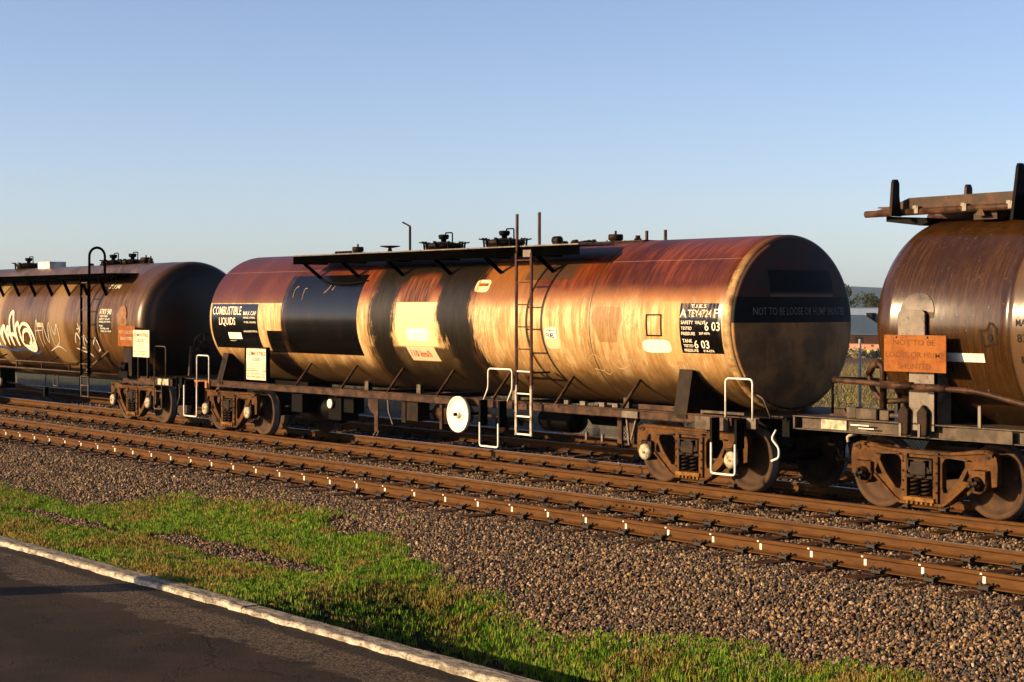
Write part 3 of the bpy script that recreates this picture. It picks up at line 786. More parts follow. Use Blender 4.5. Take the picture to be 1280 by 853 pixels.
    k4 = m.box(x, -18.32, -17.475, .006)*m.box(z, 1.925, 2.63, .004)
    c = m.mix(k1.mx(k2).mx(k3).mx(k4), c, blk)
    k4t = m.box(x, -18.32, -17.475, .006)*m.box(z, 2.42 , 2.63, .02)*m.ss(fine, .45, .65)
    c = m.mix(k4t*.7, c, (.36, .27, .18))
    # cleaner cream frame left of the number panel, pentagon patch, wiped white spots
    fr = m.box(x, -18.72, -18.32, .01)*m.box(z, 1.80, 2.66, .01); c = m.mix(fr*.45, c, (.48, .30, .11))
    ax_ = m.math('ABSOLUTE', x + 19.9); pent = m.ss(.36 - ax_ - m.math('ABSOLUTE', z-2.42)*.45, -.006, .006)*m.box(z, 2.05, 2.58, .006)
    c = m.mix(pent*.55, c, (.22, .11, .036))
    def blob(cx_, cz, rx, rz, e=.25):
        q = m.math('POWER', (x-cx_)*(1/rx), 4.0) + m.math('POWER', (z-cz)*(1/rz), 4.0)
        return 1 - m.ss(q + warp*1.2, 1-e, 1+e)
    c = m.mix(blob(-18.84, 2.01, .31, .095), c, (.66, .58, .42))
    c = m.mix(blob(-21.22, 2.10, .18, .17), c, (.50, .38, .23))
    c = m.mix(blob(-24.88, 2.10, .33, .11), c, (.74, .66, .50))
    c = m.mix(blob(-23.17, 2.92, .19, .10)*.9, c, (.72, .52, .28))
    # drip runs from the ladder side and seams
    for xs_ in (-20.3, -23.28, -26.42, -29.4):
        c = m.mix(m.box(x, xs_-.012, xs_+.012, .010)*.8, c, (.04, .018, .010)); c = m.mix(m.box(x, xs_-.09, xs_+.10, .05)*m.ss(fine, .40, .6)*.5, c, (.12, .052, .018))
    c = m.mix(m.box(z, 3.255, 3.262, .004)*.35*m.box(y, 17, YC, .1), c, (.42, .25, .18))
    c = m.mix(m.box(m.noise(m.scale(p, (7, 1, 1)), 1.5, 5, .8), .66, .9, .01)*m.ss(z, 2.0, 2.9)*.5, c, (.045, .022, .016))
    sc2 = m.ss(m.noise(m.scale(p, (26, 5, 7)), 1.4, 4, .8), .715, .74); c = m.mix(sc2*.75*m.ss(z, 2.1, 2.9), c, (.55, .40, .27))
    vst = m.ss(m.noise(m.scale(p, (5, 1, .45)), 2.2, 5, .75), .60, .70)*k2; c = m.mix(vst*.5, c, (.12, .045, .02))
    rim = m.ss(x, -17.46, -17.44); c = m.mix(rim*.8, c, m.mix(m.ss(z, 2.9, 3.5), m.mix(m.ss(m.noise(p, 5, 5, .7), .35, .65), (.16, .075, .026), (.48, .31, .13)), (.19, .085, .035)))  # sunlit edge painted in as a pale strip round the rim
    m.bump(m.noise(m.scale(p, (2.5, .7, .7)), .9, 3, .5)*3 + fine*.08 + streak*.12, .22, .012)
    blk_all = k1.mx(k2).mx(k3).mx(k4)
    m.put(m.b.inputs['Specular IOR Level'], blk_all*.19 + .16)
    return m.out(c, m.mix(blk_all, m.mix(streak, (.30,)*3, (.52,)*3), m.mix(streak, (.15,)*3, (.26,)*3)))
def m_head2():
    m = Mt('dished_tank_end_paint', .72, 0, .2); p = m.pos(); s = m.sep(p); x, y, z = s
    n = m.noise(m.scale(p, (1, 4, 1)), 1.6, 6, .7); b = m.noise(p, 2.2, 5, .6)
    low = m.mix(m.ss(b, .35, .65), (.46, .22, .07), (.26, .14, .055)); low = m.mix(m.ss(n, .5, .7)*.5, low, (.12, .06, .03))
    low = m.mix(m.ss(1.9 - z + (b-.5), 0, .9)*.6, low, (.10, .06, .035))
    up = m.mix(m.ss(b, .4, .6), (.12, .042, .026), (.08, .048, .036))
    c = m.mix(m.ss(z, 2.70, 2.71), low, up)
    c = m.mix(m.box(z, 2.36, 2.72, .004), c, (.004, .004, .004))
    c = m.mix(m.box(z, 2.79, 3.10, .004)*m.box(y, 17.80, 19.08, .004), c, (.004, .004, .005))
    c = m.mix(m.box(z, 2.72, 2.76, .006)*m.box(y, 17.80, 19.08, .02)*.7, c, (.22, .15, .09))
    m.bump(n, .2, .006); return m.out(c)
def m_tank1():
    m = Mt('brown_glossy_tank_paint', .38, 0, .24); p = m.pos(); s = m.sep(p); x, y, z = s
    st = m.noise(m.scale(p, (8, .5, .8)), 1.5, 6, .7); b = m.noise(m.scale(p, (1, .7, .7)), 1.2, 5, .6); w_ = m.noise(p, 1.6, 4, .6)-.5
    c = m.mix(m.ss(st, .35, .7), (.095, .042, .010), (.20, .10, .028)); c = m.mix(m.ss(b, .5, .7)*.6, c, (.03, .012, .006))
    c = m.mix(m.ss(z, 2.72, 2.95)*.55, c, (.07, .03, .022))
    c = m.mix(m.ss(1.75 - z, 0, .5)*.7, c, (.03, .014, .007))  # underside shade put into the colour
    cr = m.box(x + w_*.25 + (st-.5)*.3, -40.3, -39.35, .16); c = m.mix(cr*.7, c, (.27, .165, .065))
    cr = m.box(x + w_*.3, -43.9, -43.25, .14); c = m.mix(cr*.7, c, (.32, .21, .09))
    topd = m.ss(z, 3.22, 3.30); c = m.mix(topd*.9*(1-m.ss(x, -36.9, -36.5)), c, m.mix(m.ss(m.noise(m.scale(m.comb(x + y*1.5, y, z), (6, 1, 1)), 1.5, 6, .7), .35, .65), (.07, .034, .008), (.21, .115, .028)))
    c = m.mix(m.ss(x, -35.42, -35.28)*.85, c, (.024, .013, .007))  # end turned from the sun: its shade is painted black-brown
    k = m.box(x, -37.46, -36.78, .01)*m.box(z, 1.98, 2.38, .008); c = m.mix(k, c, (.035, .03, .026))
    sp_ = m.ss(m.noise(m.scale(p, (16, 4, 4)), 1.5, 4, .8), .69, .72)*m.ss(x, -37.6, -37.2)*(1-m.ss(x, -35.9, -35.7)); c = m.mix(sp_*.8, c, (.50, .33, .18))
    for xs_ in (-38.1, -40.75, -43.4): c = m.mix(m.box(x, xs_-.012, xs_+.012, .01)*.6, c, (.05, .025, .015))
    m.bump(m.noise(m.scale(p, (2.2, .7, .7)), .9, 3, .5)*2 + st*.3, .3, .012)
    return m.out(c, m.mix(st, (.26,)*3, (.42,)*3))
def m_tank3():
    m = Mt('oily_dark_brown_tank_paint', .33, 0, .36); p = m.pos(); s = m.sep(p); x, y, z = s
    st = m.noise(m.scale(p, (16, .7, 1.1)), 1.9, 8, .75); b = m.noise(p, 1.4, 5, .6); sp = m.noise(m.scale(p, (3, 1.5, 1.5)), 6, 5, .75)
    c = m.mix(m.ss(st, .40, .70), (.062, .025, .006), (.115, .051, .012)); c = m.mix(m.ss(b, .45, .65)*.6, c, (.05, .023, .011))
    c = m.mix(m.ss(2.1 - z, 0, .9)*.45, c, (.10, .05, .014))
    c = m.mix(m.ss(1.65 - z, 0, .4)*.8, c, (.012, .006, .0035))  # shaded underside painted nearly black
    c = m.mix(m.ss(sp, .60, .66)*.55*m.ss(z, 2.5, 3.0), c, (.14, .08, .045))
    sc2 = m.ss(m.noise(m.scale(p, (22, 6, 8)), 1.4, 3, .8), .71, .73); c = m.mix(sc2*.8, c, (.50, .36, .25))
    c = m.mix(m.box(x, -12.62, -12.2, .01)*.35, c, (.22, .14, .08))
    m.bump(m.noise(m.scale(p, (2.0, .6, .6)), .9, 3, .5)*2.0 + st*.10 + sp*.26, .16, .012)
    return m.out(c, m.mix(sp, (.12,)*3, (.26,)*3))

# =================================================================== wagon 2 (centre)
X2 = -25.09
w2 = empty('tank_wagon', (X2, YC, 0))
tag(w2, 'maroon and cream streaked tank wagon with big black rectangles in the middle of the train', 'tank wagon', 'tank wagons coupled in the train')
RR, ZC = 1.265, 2.34
TX0, TX1 = -32.34, -17.40
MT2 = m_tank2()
bar_prof = [(RR-.06, TX0-.03), (RR-.012, TX0-.012), (RR, TX0+.03)]
for xs_ in (-29.4, -26.42, -23.28, -20.3): bar_prof += [(RR, xs_-.05), (RR+.004, xs_-.012), (RR-.004, xs_), (RR+.004, xs_+.012), (RR, xs_+.05)]
bar_prof += [(RR, TX1-.16), (RR+.005, TX1-.15), (RR+.005, TX1-.13), (RR, TX1-.12), (RR, TX1+.02), (RR-.008, TX1+.045), (RR-.022, TX1+.065), (RR-.045, TX1+.08)]
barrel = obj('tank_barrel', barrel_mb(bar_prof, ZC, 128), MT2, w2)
MH2 = m_head2()
hp = [(RR-.045, TX1+.08), (RR-.09, TX1+.10), (RR-.2, TX1+.135), (RR*.7, TX1+.215), (RR*.4, TX1+.285), (0.001, TX1+.31)]
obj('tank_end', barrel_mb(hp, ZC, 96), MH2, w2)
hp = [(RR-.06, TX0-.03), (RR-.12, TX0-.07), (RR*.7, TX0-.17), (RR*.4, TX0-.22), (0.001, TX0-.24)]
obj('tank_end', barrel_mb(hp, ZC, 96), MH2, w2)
cm = cylmap(RR, ZC)
def headx(y, z):
    r = math.hypot(y-YC, z-ZC); t = [(q[0], q[1]) for q in [(RR-.045, TX1+.08), (RR-.09, TX1+.10), (RR-.2, TX1+.135), (RR*.7, TX1+.215), (RR*.4, TX1+.285), (0.001, TX1+.31)]]
    for (r1, a1), (r0, a0) in zip(t, t[1:]):
        if r >= r0: return a0 + (a1-a0)*(r-r0)/(r1-r0)
    return TX1+.31
put_text(w2, 'NOT TO BE LOOSE OR HUMP SHUNTED', 17.50, 19.36, 2.465, 2.575, lambda u, z: (headx(u, z)+.008, u, z), M['faint'])
# lettering on the barrel
put_text(w2, 'COMBUSTIBLE', -32.20, -31.02, 2.41, 2.58, cm, M['stencil'])
put_text(w2, 'LIQUIDS', -31.93, -31.26, 2.18, 2.36, cm, M['stencil'])
L = MB()
put_text(None, 'MAX CAP', -30.93, -30.42, 2.405, 2.485, cm, None, into=L)
for k, (t, a, b) in enumerate([('DIESEL 57400L', -30.93, -30.45), ('FUEL 55600L', -30.90, -30.42)]):
    put_text(None, t, a, b, 2.34-.09*k, 2.375-.09*k, cm, None, into=L)
put_text(None, 'UNLEADED PETROL', -30.95, -30.40, 2.07, 2.105, cm, None, into=L)
put_text(None, 'TARE 24T', -31.60, -31.35, 1.885, 1.905, cm, None, into=L)
obj('lettering', L, M['stencil'], w2)
obj('blank_panel', cyl_patch(-31.60, -31.07, 1.93, 2.06, RR, ZC, .006), M['white'], w2)
put_text(w2, '110 km/h', -25.22, -24.62, 1.715, 1.83, lambda x, z: cm(x - (z-1.75)*.05, z), M['redtext'])
obj('blank_panel', cyl_patch(-25.08, -24.60, 2.035, 2.145, RR, ZC, .006), metalish('pale_cream_label', (.70, .62, .46), (.62, .54, .38), .5), w2)
L = MB()
put_text(None, 'ATEY4724', -18.13, -17.66, 2.435, 2.535, cm, None, into=L)
obj('lettering', L, M['dimtext'], w2)
L = MB()
put_text(None, 'A', -18.31, -18.17, 2.43, 2.55, cm, None, into=L); put_text(None, 'F', -17.62, -17.53, 2.43, 2.55, cm, None, into=L)
put_text(None, 'TEY4724', -18.15, -17.67, 2.435, 2.54, cm, None, into=L)
put_text(None, 'SAFETY  VALVE', -18.28, -17.78, 2.335, 2.385, cm, None, into=L)
put_text(None, 'TESTED', -18.28, -18.06, 2.255, 2.30, cm, None, into=L)
put_text(None, '6 03', -17.80, -17.50, 2.245, 2.37, cm, None, into=L)
put_text(None, 'PRESSURE', -18.28, -18.0, 2.18, 2.225, cm, None, into=L)
put_text(None, '207-KPA', -17.92, -17.70, 2.19, 2.225, cm, None, into=L)
put_text(None, 'TANK', -18.27, -18.07, 2.075, 2.125, cm, None, into=L)
put_text(None, 'TESTED', -18.26, -18.06, 2.01, 2.05, cm, None, into=L)
put_text(None, '6 03', -18.04, -17.74, 1.995, 2.11, cm, None, into=L)
put_text(None, 'PRESSURE', -18.26, -17.98, 1.945, 1.985, cm, None, into=L)
put_text(None, '414-KPA', -17.88, -17.66, 1.945, 1.98, cm, None, into=L)
put_text(None, 'T.I.E.S', -18.10, -17.78, 2.565, 2.615, cm, None, into=L)
obj('lettering', L, M['stencil'], w2)
# empty label holder and small placard on the barrel
fr = MB()
for (a, b, c_, d_) in ((-19.02,-18.69,2.455,2.475),(-19.02,-18.69,2.155,2.175),(-19.02,-19.0,2.175,2.455),(-18.71,-18.69,2.175,2.455)):
    q = cyl_patch(a, b, c_, d_, RR, ZC, .012, 4); fr.add(q.v, q.f)
obj('label_holder', fr, M['blacktext'], w2)
obj('placard', cyl_patch(-21.36, -21.09, 2.085, 2.245, RR, ZC, .008), M['white'], w2)
L = MB(); put_text(None, 'NO SMOKING', -21.33, -21.12, 2.20, 2.23, cylmap(RR, ZC, .014), None, into=L)
put_text(None, 'FUEL', -21.33, -21.14, 2.10, 2.17, cylmap(RR, ZC, .014), None, into=L); obj('lettering', L, M['blacktext'], w2)
obj('label', cyl_patch(-23.26, -23.02, 2.915, 2.965, RR, ZC, .008), M['orange'], w2)
# chalk scribble low on the right of the barrel
def scribble(parent, strokes, cmf, r, mat, name='chalk_scribble'):
    mb = MB()
    for st in strokes: mb.tube([cmf(a, b) for a, b in round_path2(st)], r, 4)
    return obj(name, mb, mat, parent)
def round_path2(st, n=6):
    P = [Vector((a, b, 0)) for a, b in st]
    if len(P) < 3: return [(p.x, p.y) for p in P]
    out = []
    for i in range(len(P)-1):
        p0, p1, p2, p3 = P[max(i-1, 0)], P[i], P[i+1], P[min(i+2, len(P)-1)]
        for k in range(n):
            t = k/n; out.append(((2*p1 + (p2-p0)*t + (2*p0-5*p1+4*p2-p3)*t*t + (3*p1-p0-3*p2+p3)*t**3)*.5))
    out.append(P[-1]); return [(p.x, p.y) for p in out]
chalk = plain('thin_chalk_line', (.52, .36, .18), .8)
scribble(w2, [[(-20.45,1.78),(-20.3,1.86),(-20.15,1.74),(-20.2,1.62),(-20.4,1.64)], [(-20.05,1.84),(-20.0,1.66),(-20.12,1.56),(-20.22,1.60)], [(-19.9,1.84),(-19.86,1.68),(-19.72,1.66),(-19.55,1.74),(-19.48,1.92)]], cylmap(RR, ZC, -.001), .0055, chalk)
scribble(w2, [[(-29.4+.35*k, 3.02-.05*k), (-29.5+.36*k, 2.9), (-29.47+.35*k, 2.78-.04*k)] for k in (1, 2)] + [[(-27.9,2.98),(-27.95,2.9),(-28.05,2.83)], [(-27.75,2.96),(-27.8,2.88)]], cylmap(RR, ZC, .0), .006, chalk, 'chalk_scribble')

# walkway along the top near edge with brackets
wx0, wx1, wy, wz0, wz1 = -28.84, -20.42, 17.06, 3.37, 3.52
wk = MB(); wk.box(wx0, wx1, wy, wy+.012, wz0, wz1)
walk = obj('walkway_fascia', wk, M['black'], w2)
for a in range(6):
    xa = wx0 + (wx1-wx0)*a/6; xb = wx0 + (wx1-wx0)*(a+1)/6 - .012
    obj('deck_plate', MB().box(xa, xb, wy-.004, 17.78, wz1+.002, wz1+.022), M['silver'], walk)
for xs_ in (-28.49, -27.15, -25.69, -24.25, -22.84, -21.49):
    b = MB(); b.bar((xs_, 17.10, 3.38), (xs_, 17.46, 3.11), .05, .05); b.bar((xs_, 17.08, 3.385), (xs_, 17.60, 3.385), .05, .04)
    b.box(xs_-.07, xs_+.07, 17.43, 17.47, 3.05, 3.14)
    obj('walkway_bracket', b, M['black'], w2)
top = ZC+RR
obj('pipe', MB().tube([(-29.4, 17.62, 3.30), (-20.6, 17.62, 3.30)], .02, 6), M['darkbrown'], w2)
obj('hose', MB().tube(round_path([(-28.45, 17.42, 3.10), (-27.9, 17.3, 3.02), (-27.2, 17.28, 2.99), (-26.7, 17.36, 3.05)], .3), .013, 6), M['dark'], w2)
manhole(w2, -25.83, top-.06, .31); manhole(w2, -24.03, top-.05, .31)
vent(w2, -28.7, top-.02, .11, .13); vent(w2, -21.14, top-.02, .12, .13)
b = MB().lathe([(.05, top+.0), (.03, top+.07), (.19, top+.10), (.19, top+.115), (0, top+.12)], (-27.59, YC, 0), 'z', 14); obj('dip_cap', b, M['darkbrown'], w2)
b = MB().lathe([(.055, -.08), (.07, -.07), (.07, .07), (.055, .08)], (-22.55, YC-.05, top+.07), 'x', 16); b.box(-22.61, -22.49, YC-.1, YC+.0, top-.05, top+.02); obj('relief_valve', b, M['darkbrown'], w2)
for k in range(7): vent(w2, -22.3+.10*k+random.uniform(-.03, .03), top-.01, .035, .03+.03*(k % 2), YC-.1+.1*(k % 3), tip=False, name='top_fitting')
obj('top_plate', MB().box(-21.7, -20.2, YC-.25, YC+.2, top-.02, top+.006), M['darkbrown'], w2)
vent(w2, -20.5, top-.01, .04, .08, YC-.1, tip=False, name='top_fitting')
for k in range(5): vent(w2, -29.3+.12*k, top-.01, .03, .03, YC-.1, tip=False, name='top_fitting')
# ladder: stiles, rungs, tall hand posts
lad = MB(); yl = YC-RR-.145
for xx in (-21.90, -21.52): lad.box(xx-.022, xx+.022, yl-.015, yl+.015, 1.0, 3.42)
ladder = obj('ladder', lad, M['ladder'], w2)
for k in range(7): obj('rung', MB().bar((-21.88, yl, 3.31-.349*k), (-21.54, yl, 3.31-.349*k), .02), M['ladder'] if k < 5 else M['white'], ladder)
ll = MB()
for xx in (-21.90, -21.52): ll.box(xx-.023, xx+.023, yl-.017, yl+.017, .56, 1.35)
obj('ladder_foot', ll, metalish('half_white_ladder_paint', (.42, .36, .30), (.18, .10, .06), .5, 8), ladder)
obj('rung', MB().bar((-21.88, yl, .86), (-21.54, yl, .86), .024), M['white'], ladder)
obj('rung', MB().bar((-21.88, yl, .58), (-21.54, yl, .58), .024), M['white'], ladder)
obj('ladder_bracket', MB().bar((-21.9, yl, 3.44), (-21.9, yl+.5, 3.44), .03).bar((-21.5, yl, 1.55), (-21.5, yl+.35, 1.55), .03).bar((-21.9, yl, 1.55), (-21.9, yl+.35, 1.55), .03), M['ladder'], ladder)
for xx, zt in ((-21.90, 4.04), (-21.40, 4.05)):
    obj('hand_post', MB().box(xx-.02, xx+.02, yl+(.0 if xx < -21.6 else .05), yl+(.03 if xx < -21.6 else .08), 3.38, zt), M['ladder'], w2)
obj('gusset', MB().box(-21.76, -21.56, yl+.02, yl+.04, 3.36, 3.47), M['silver'], w2)
for xx in (-21.48, -21.03): obj('hand_post', MB().box(xx-.018, xx+.018, YC+.95, YC+.99, top-.35, top+.22), M['ladder'], w2)
# side sills, deck ledge, struts
for s in (-1, 1):
    y0 = YC + s*1.24
    sl_ = MB(); sl_.box(-33.0, -17.3, min(y0, y0+s*-.02), max(y0, y0+s*-.02), .95, 1.06); sl_.box(-33.4, -16.75, min(y0+s*.03, y0-s*.12), max(y0+s*.03, y0-s*.12), 1.062, 1.078)
    sl_.box(-27.5, -17.3, min(y0, y0-s*.10), max(y0, y0-s*.10), .945, .953)
    sl_.box(-33.0, -29.0, min(y0, y0-s*.10), max(y0, y0-s*.10), .945, .953)
    obj('side_sill', sl_, M['frame'], w2)
pl = MB(); pl.box(-18.0, -17.35, 17.155, 17.175, .87, 1.05); obj('sill_plate', pl, M['concrete_fade'], w2)
obj('sill_plate', MB().box(-33.0, -32.35, 17.15, 17.172, .90, 1.05), metalish('orange_rust_plate', (.40, .17, .07), (.30, .12, .05), .6), w2)
obj('sill_plate', MB().box(-19.55, -19.2, 17.148, 17.172, .95, 1.05), M['silver'], w2)
for xx in (-28.92, -27.32, -25.79, -24.28, -22.72, -21.11, -19.56):
    obj('strut', MB().bar((xx, 17.17, 1.08), (xx+.06, 17.475, 1.50), .045, .035), M['frame'], w2)
    obj('strut', MB().bar((xx, 2*YC-17.17, 1.08), (xx+.06, 2*YC-17.475, 1.50), .045, .035), M['frame'], w2)
for xx in (-27.6, -25.9, -23.1, -20.3):
    u = MB(); u.box(xx-.06, xx+.06, YC-.52, YC-.50, .95, 1.26); u.box(xx-.12, xx+.12, YC-.54, YC-.48, 1.20, 1.23); u.box(xx-.01, xx+.01, YC-.5, YC-.40, .95, 1.22)
    obj('tank_support', u, M['concrete_fade'], w2)
    obj('cross_member', MB().box(xx-.05, xx+.05, YC-1.2, YC+1.2, .93, 1.02), M['darkbrown'], w2)
for xx in (-20.95, -20.55, -20.1, -19.8):
    obj('deck_bracket', MB().box(xx-.07 if xx > -20.7 else xx-.05, xx+.05, 17.24, 17.30, 1.08, 1.14), M['silver'], w2)
obj('deck_rail', MB().box(-19.35, -18.45, 17.30, 17.34, 1.08, 1.15), M['frame'], w2)
obj('deck_rail', MB().box(-17.95, -17.1, 17.22, 17.26, 1.08, 1.13), M['concrete_fade'], w2)
saddle(w2, -18.42, -18.15, RR, ZC, 1.68, M['darkbrown']); saddle(w2, -32.0, -31.78, RR, ZC, 1.62, M['darkbrown'])
obj('saddle_pad', MB().lathe([(.13, -.03), (.13, .0), (.1, .01), (.08, -.005), (0, -.005)], (-18.31, 17.37, 1.70), 'y', 18), M['cap'], w2)
# stub centre sills over the bogies and end beams
for s, a, b in ((1, -20.0, -16.3), (-1, -33.95, -30.1)):
    obj('centre_sill', MB().box(a, b, YC-.28, YC+.28, .86, 1.075), M['dark'], w2)
    xe = b if s > 0 else a
    obj('end_beam', MB().box(xe-.14 if s > 0 else xe, xe if s > 0 else xe+.14, YC-1.15, YC+1.15, .84, 1.09), M['dark'], w2, .01)
    obj('end_deck', MB().box(min(a, b) if s < 0 else -17.9, max(a, b) if s > 0 else -31.9, YC-1.2, YC+1.2, 1.079, 1.095), M['dark'], w2)
    coupler(w2, xe, s)
obj('corner_block', MB().box(-16.95, -16.78, 17.12, 17.17, .93, 1.07), M['silver'], w2)
obj('jacking_pad', MB().box(-16.7, -16.45, 17.3, 17.5, 1.095, 1.11), M['frame'], w2)
obj('lashing_lug', MB().prism([(-15.98+.0, 1.10), (-15.98+.14, 1.10), (-15.98+.14, 1.25), (-15.98, 1.25)], 17.8, 17.84, 'xz', [[(-15.93, 1.15), (-15.89, 1.15), (-15.89, 1.20), (-15.93, 1.20)]]), M['orange'], w2) if False else None
b2 = make_bogie(w2, -18.30, 'cream', True); b2b = dup_bogie(b2, w2, -13.58)
# hand rails and steps, painted white
u_rail(w2, -17.18, -16.67, 16.95, 1.08, 1.61, M['white']); 
tube_part('grab_rail', [(-16.64, 17.0, 1.40), (-16.52, 17.0, 1.36), (-16.43, 17.05, 1.10)], .013, M['concrete_fade'], w2)
u_rail(w2, -22.56, -21.93, 16.95, 1.08, 1.59, M['white'], .20)
u_rail(w2, -32.50, -31.98, 16.95, 1.05, 1.58, M['white'])
stirrup(w2, -17.44, -16.98, 16.93, .30, .72, M['white']); stirrup_hangers(w2, -17.44, -16.98, 16.94, .66, 1.06)
stirrup(w2, -22.76, -22.27, 16.93, .34, .72, M['white']); stirrup_hangers(w2, -22.76, -22.27, 16.94, .66, 1.08)
stirrup(w2, -33.03, -32.47, 16.93, .32, .95, M['white']); stirrup_hangers(w2, -33.03, -32.47, 16.96, .60, 1.04)
tube_part('hose_hook', [(-16.62, 17.35, .92), (-16.66, 17.3, .80), (-16.52, 17.3, .68), (-16.52, 17.3, .55), (-16.66, 17.3, .50)], .015, M['white'], w2, .05)
# cream notice board on the left
sb = sign_board(w2, -30.50, -29.70, 1.15, 1.76, 16.98, M['cream'])
L = MB()
put_text(None, 'COMBUSTIBLE', -30.46, -29.74, 1.625, 1.70, flatmap(16.9785), None, into=L)
put_text(None, 'LIQUID', -30.27, -29.93, 1.51, 1.585, flatmap(16.9785), None, into=L)
put_text(None, 'IN CASE OF FIRE CALL', -30.45, -29.76, 1.255, 1.285, flatmap(16.9785), None, into=L)
put_text(None, 'FIRE BRIGADE 000', -30.45, -29.76, 1.195, 1.23, flatmap(16.9785), None, into=L)
obj('lettering', L, M['brownprint'], sb)
bd = MB(); bd.box(-30.50, -29.70, 16.977, 16.9802, 1.325, 1.335); bd.box(-30.50, -29.70, 16.977, 16.9802, 1.365, 1.369)
obj('ruled_line', bd, M['brownprint'], sb)
obj('board_frame', MB().box(-30.53, -30.50, 16.96, 17.04, 1.10, 1.79).box(-29.70, -29.67, 16.96, 17.04, 1.10, 1.79).box(-30.53, -29.67, 17.005, 17.04, 1.76, 1.79), M['dark'], sb)
# brake gear under the middle
dsc = MB().lathe([(.0, .03), (.03, .03), (.035, -.03), (.055, -.035), (.06, 0), (.10, .03), (.20, .035), (.27, .02), (.29, -.005), (.297, -.005), (.297, .05)], (-23.44, 16.98, .81), 'y', 40)
obj('brake_disc', dsc, M['white'], w2); obj('disc_hub', MB().lathe([(.028, -.05), (.028, .0), (0, .0)][::-1], (-23.44, 16.96, .81), 'y', 12), M['darkbrown'], w2)
obj('disc_shaft', MB().tube([(-23.44, 17.02, .81), (-23.44, 17.6, .81)], .03, 8).box(-23.75, -23.68, 17.3, 17.36, .60, .95).box(-23.6, -23.56, 17.2, 17.3, .62, .95), M['dark'], w2)
cyl_ = MB().lathe([(.0, -.42), (.15, -.40), (.16, -.38), (.16, .38), (.17, .38), (.17, .40), (0, .42)], (-24.65, 17.75, .74), 'x', 22)
obj('brake_cylinder', cyl_, M['frame'], w2)
obj('brake_rod', MB().tube([(-26.0, 17.75, .74), (-25.05, 17.75, .74)], .03, 8).tube([(-25.9, 17.65, .62), (-24.9, 17.65, .60)], .02, 6).tube([(-24.2, 17.75, .76), (-22.6, 17.9, .70)], .028, 8), M['frame'], w2)
obj('slack_adjuster', MB().lathe([(.14, -.05), (.14, .05), (.05, .07), (.05, .4), (0, .4)], (-22.9, 17.5, .66), 'y', 18), M['frame'], w2)
bk = MB().prism([(-26.42, .94), (-26.10, .94), (-26.10, .36), (-26.22, .36), (-26.22, .66), (-26.36, .72), (-26.42, .82)], 17.17, 17.19); obj('hanger_plate', bk, M['frame'], w2)
obj('split_pin', MB().bar((-26.27, 17.18, .29), (-26.16, 17.18, .38), .012).bar((-26.16, 17.18, .29), (-26.08, 17.18, .38), .012), M['silver'], w2)
obj('hanger_rod', MB().bar((-25.75, 17.15, .94), (-25.73, 17.15, .74), .02).bar((-25.73, 17.15, .74), (-25.60, 17.15, .52), .018), M['silver'], w2)
obj('hanger_plate', MB().box(-25.52, -25.40, 17.28, 17.30, .56, .94).box(-25.40, -25.05, 17.30, 17.55, .60, .94), M['darkbrown'], w2)
obj('hanger_plate', MB().box(-24.4, -24.33, 17.3, 17.34, .50, .94), M['frame'], w2)
res = MB().lathe([(0, -.75), (.2, -.70), (.27, -.6), (.27, .6), (.2, .70), (0, .75)], (-29.1, 17.95, .62), 'x', 24); obj('air_reservoir', res, M['dark'], w2)
obj('gauge_plate', MB().lathe([(0, -.01), (.085, -.01), (.09, .02)], (-28.16, 17.45, .76), 'y', 20), M['white'], w2)
obj('control_valve', MB().box(-28.3, -27.85, 17.5, 17.9, .45, .92).box(-27.85, -27.5, 17.55, 17.8, .6, .9).box(-29.4, -29.0, 17.35, 17.8, .55, .92), M['dark'], w2, .02)
res = MB().lathe([(0, -.5), (.16, -.45), (.2, -.38), (.2, .38), (.16, .45), (0, .5)], (-22.2, 18.2, .74), 'x', 22); obj('air_reservoir', res, M['dark'], w2)
hopb = MB().prism([(17.9, 1.0), (18.9, 1.0), (18.6, .70), (18.2, .70)], -21.45, -20.85, 'yz'); obj('drain_sump', hopb, M['dark'], w2)
obj('brake_rod', MB().tube([(-22.0, 18.4, .84), (-19.6, 18.4, .84)], .02, 6).tube([(-21.6, 17.7, .58), (-18.8, 17.7, .53)], .012, 6), M['frame'], w2)
for xx in (-21.0, -20.62): obj('pipe_clip', MB().box(xx-.02, xx+.02, 17.68, 17.72, .5, .62), M['silver'], w2)
obj('hanger_plate', MB().box(-20.05, -19.95, 17.5, 17.54, .52, .94).box(-19.92, -19.78, 17.6, 17.65, .52, .94), M['frame'], w2)
obj('hanger_plate', MB().bar((-19.72, 17.4, .94), (-19.66, 17.4, .52), .03).bar((-19.50, 17.4, .94), (-19.62, 17.4, .60), .025), M['silver'], w2)
obj('train_pipe', MB().tube([(-33.5, YC+.5, .82), (-16.6, YC+.5, .82)], .018, 6), M['dark'], w2)

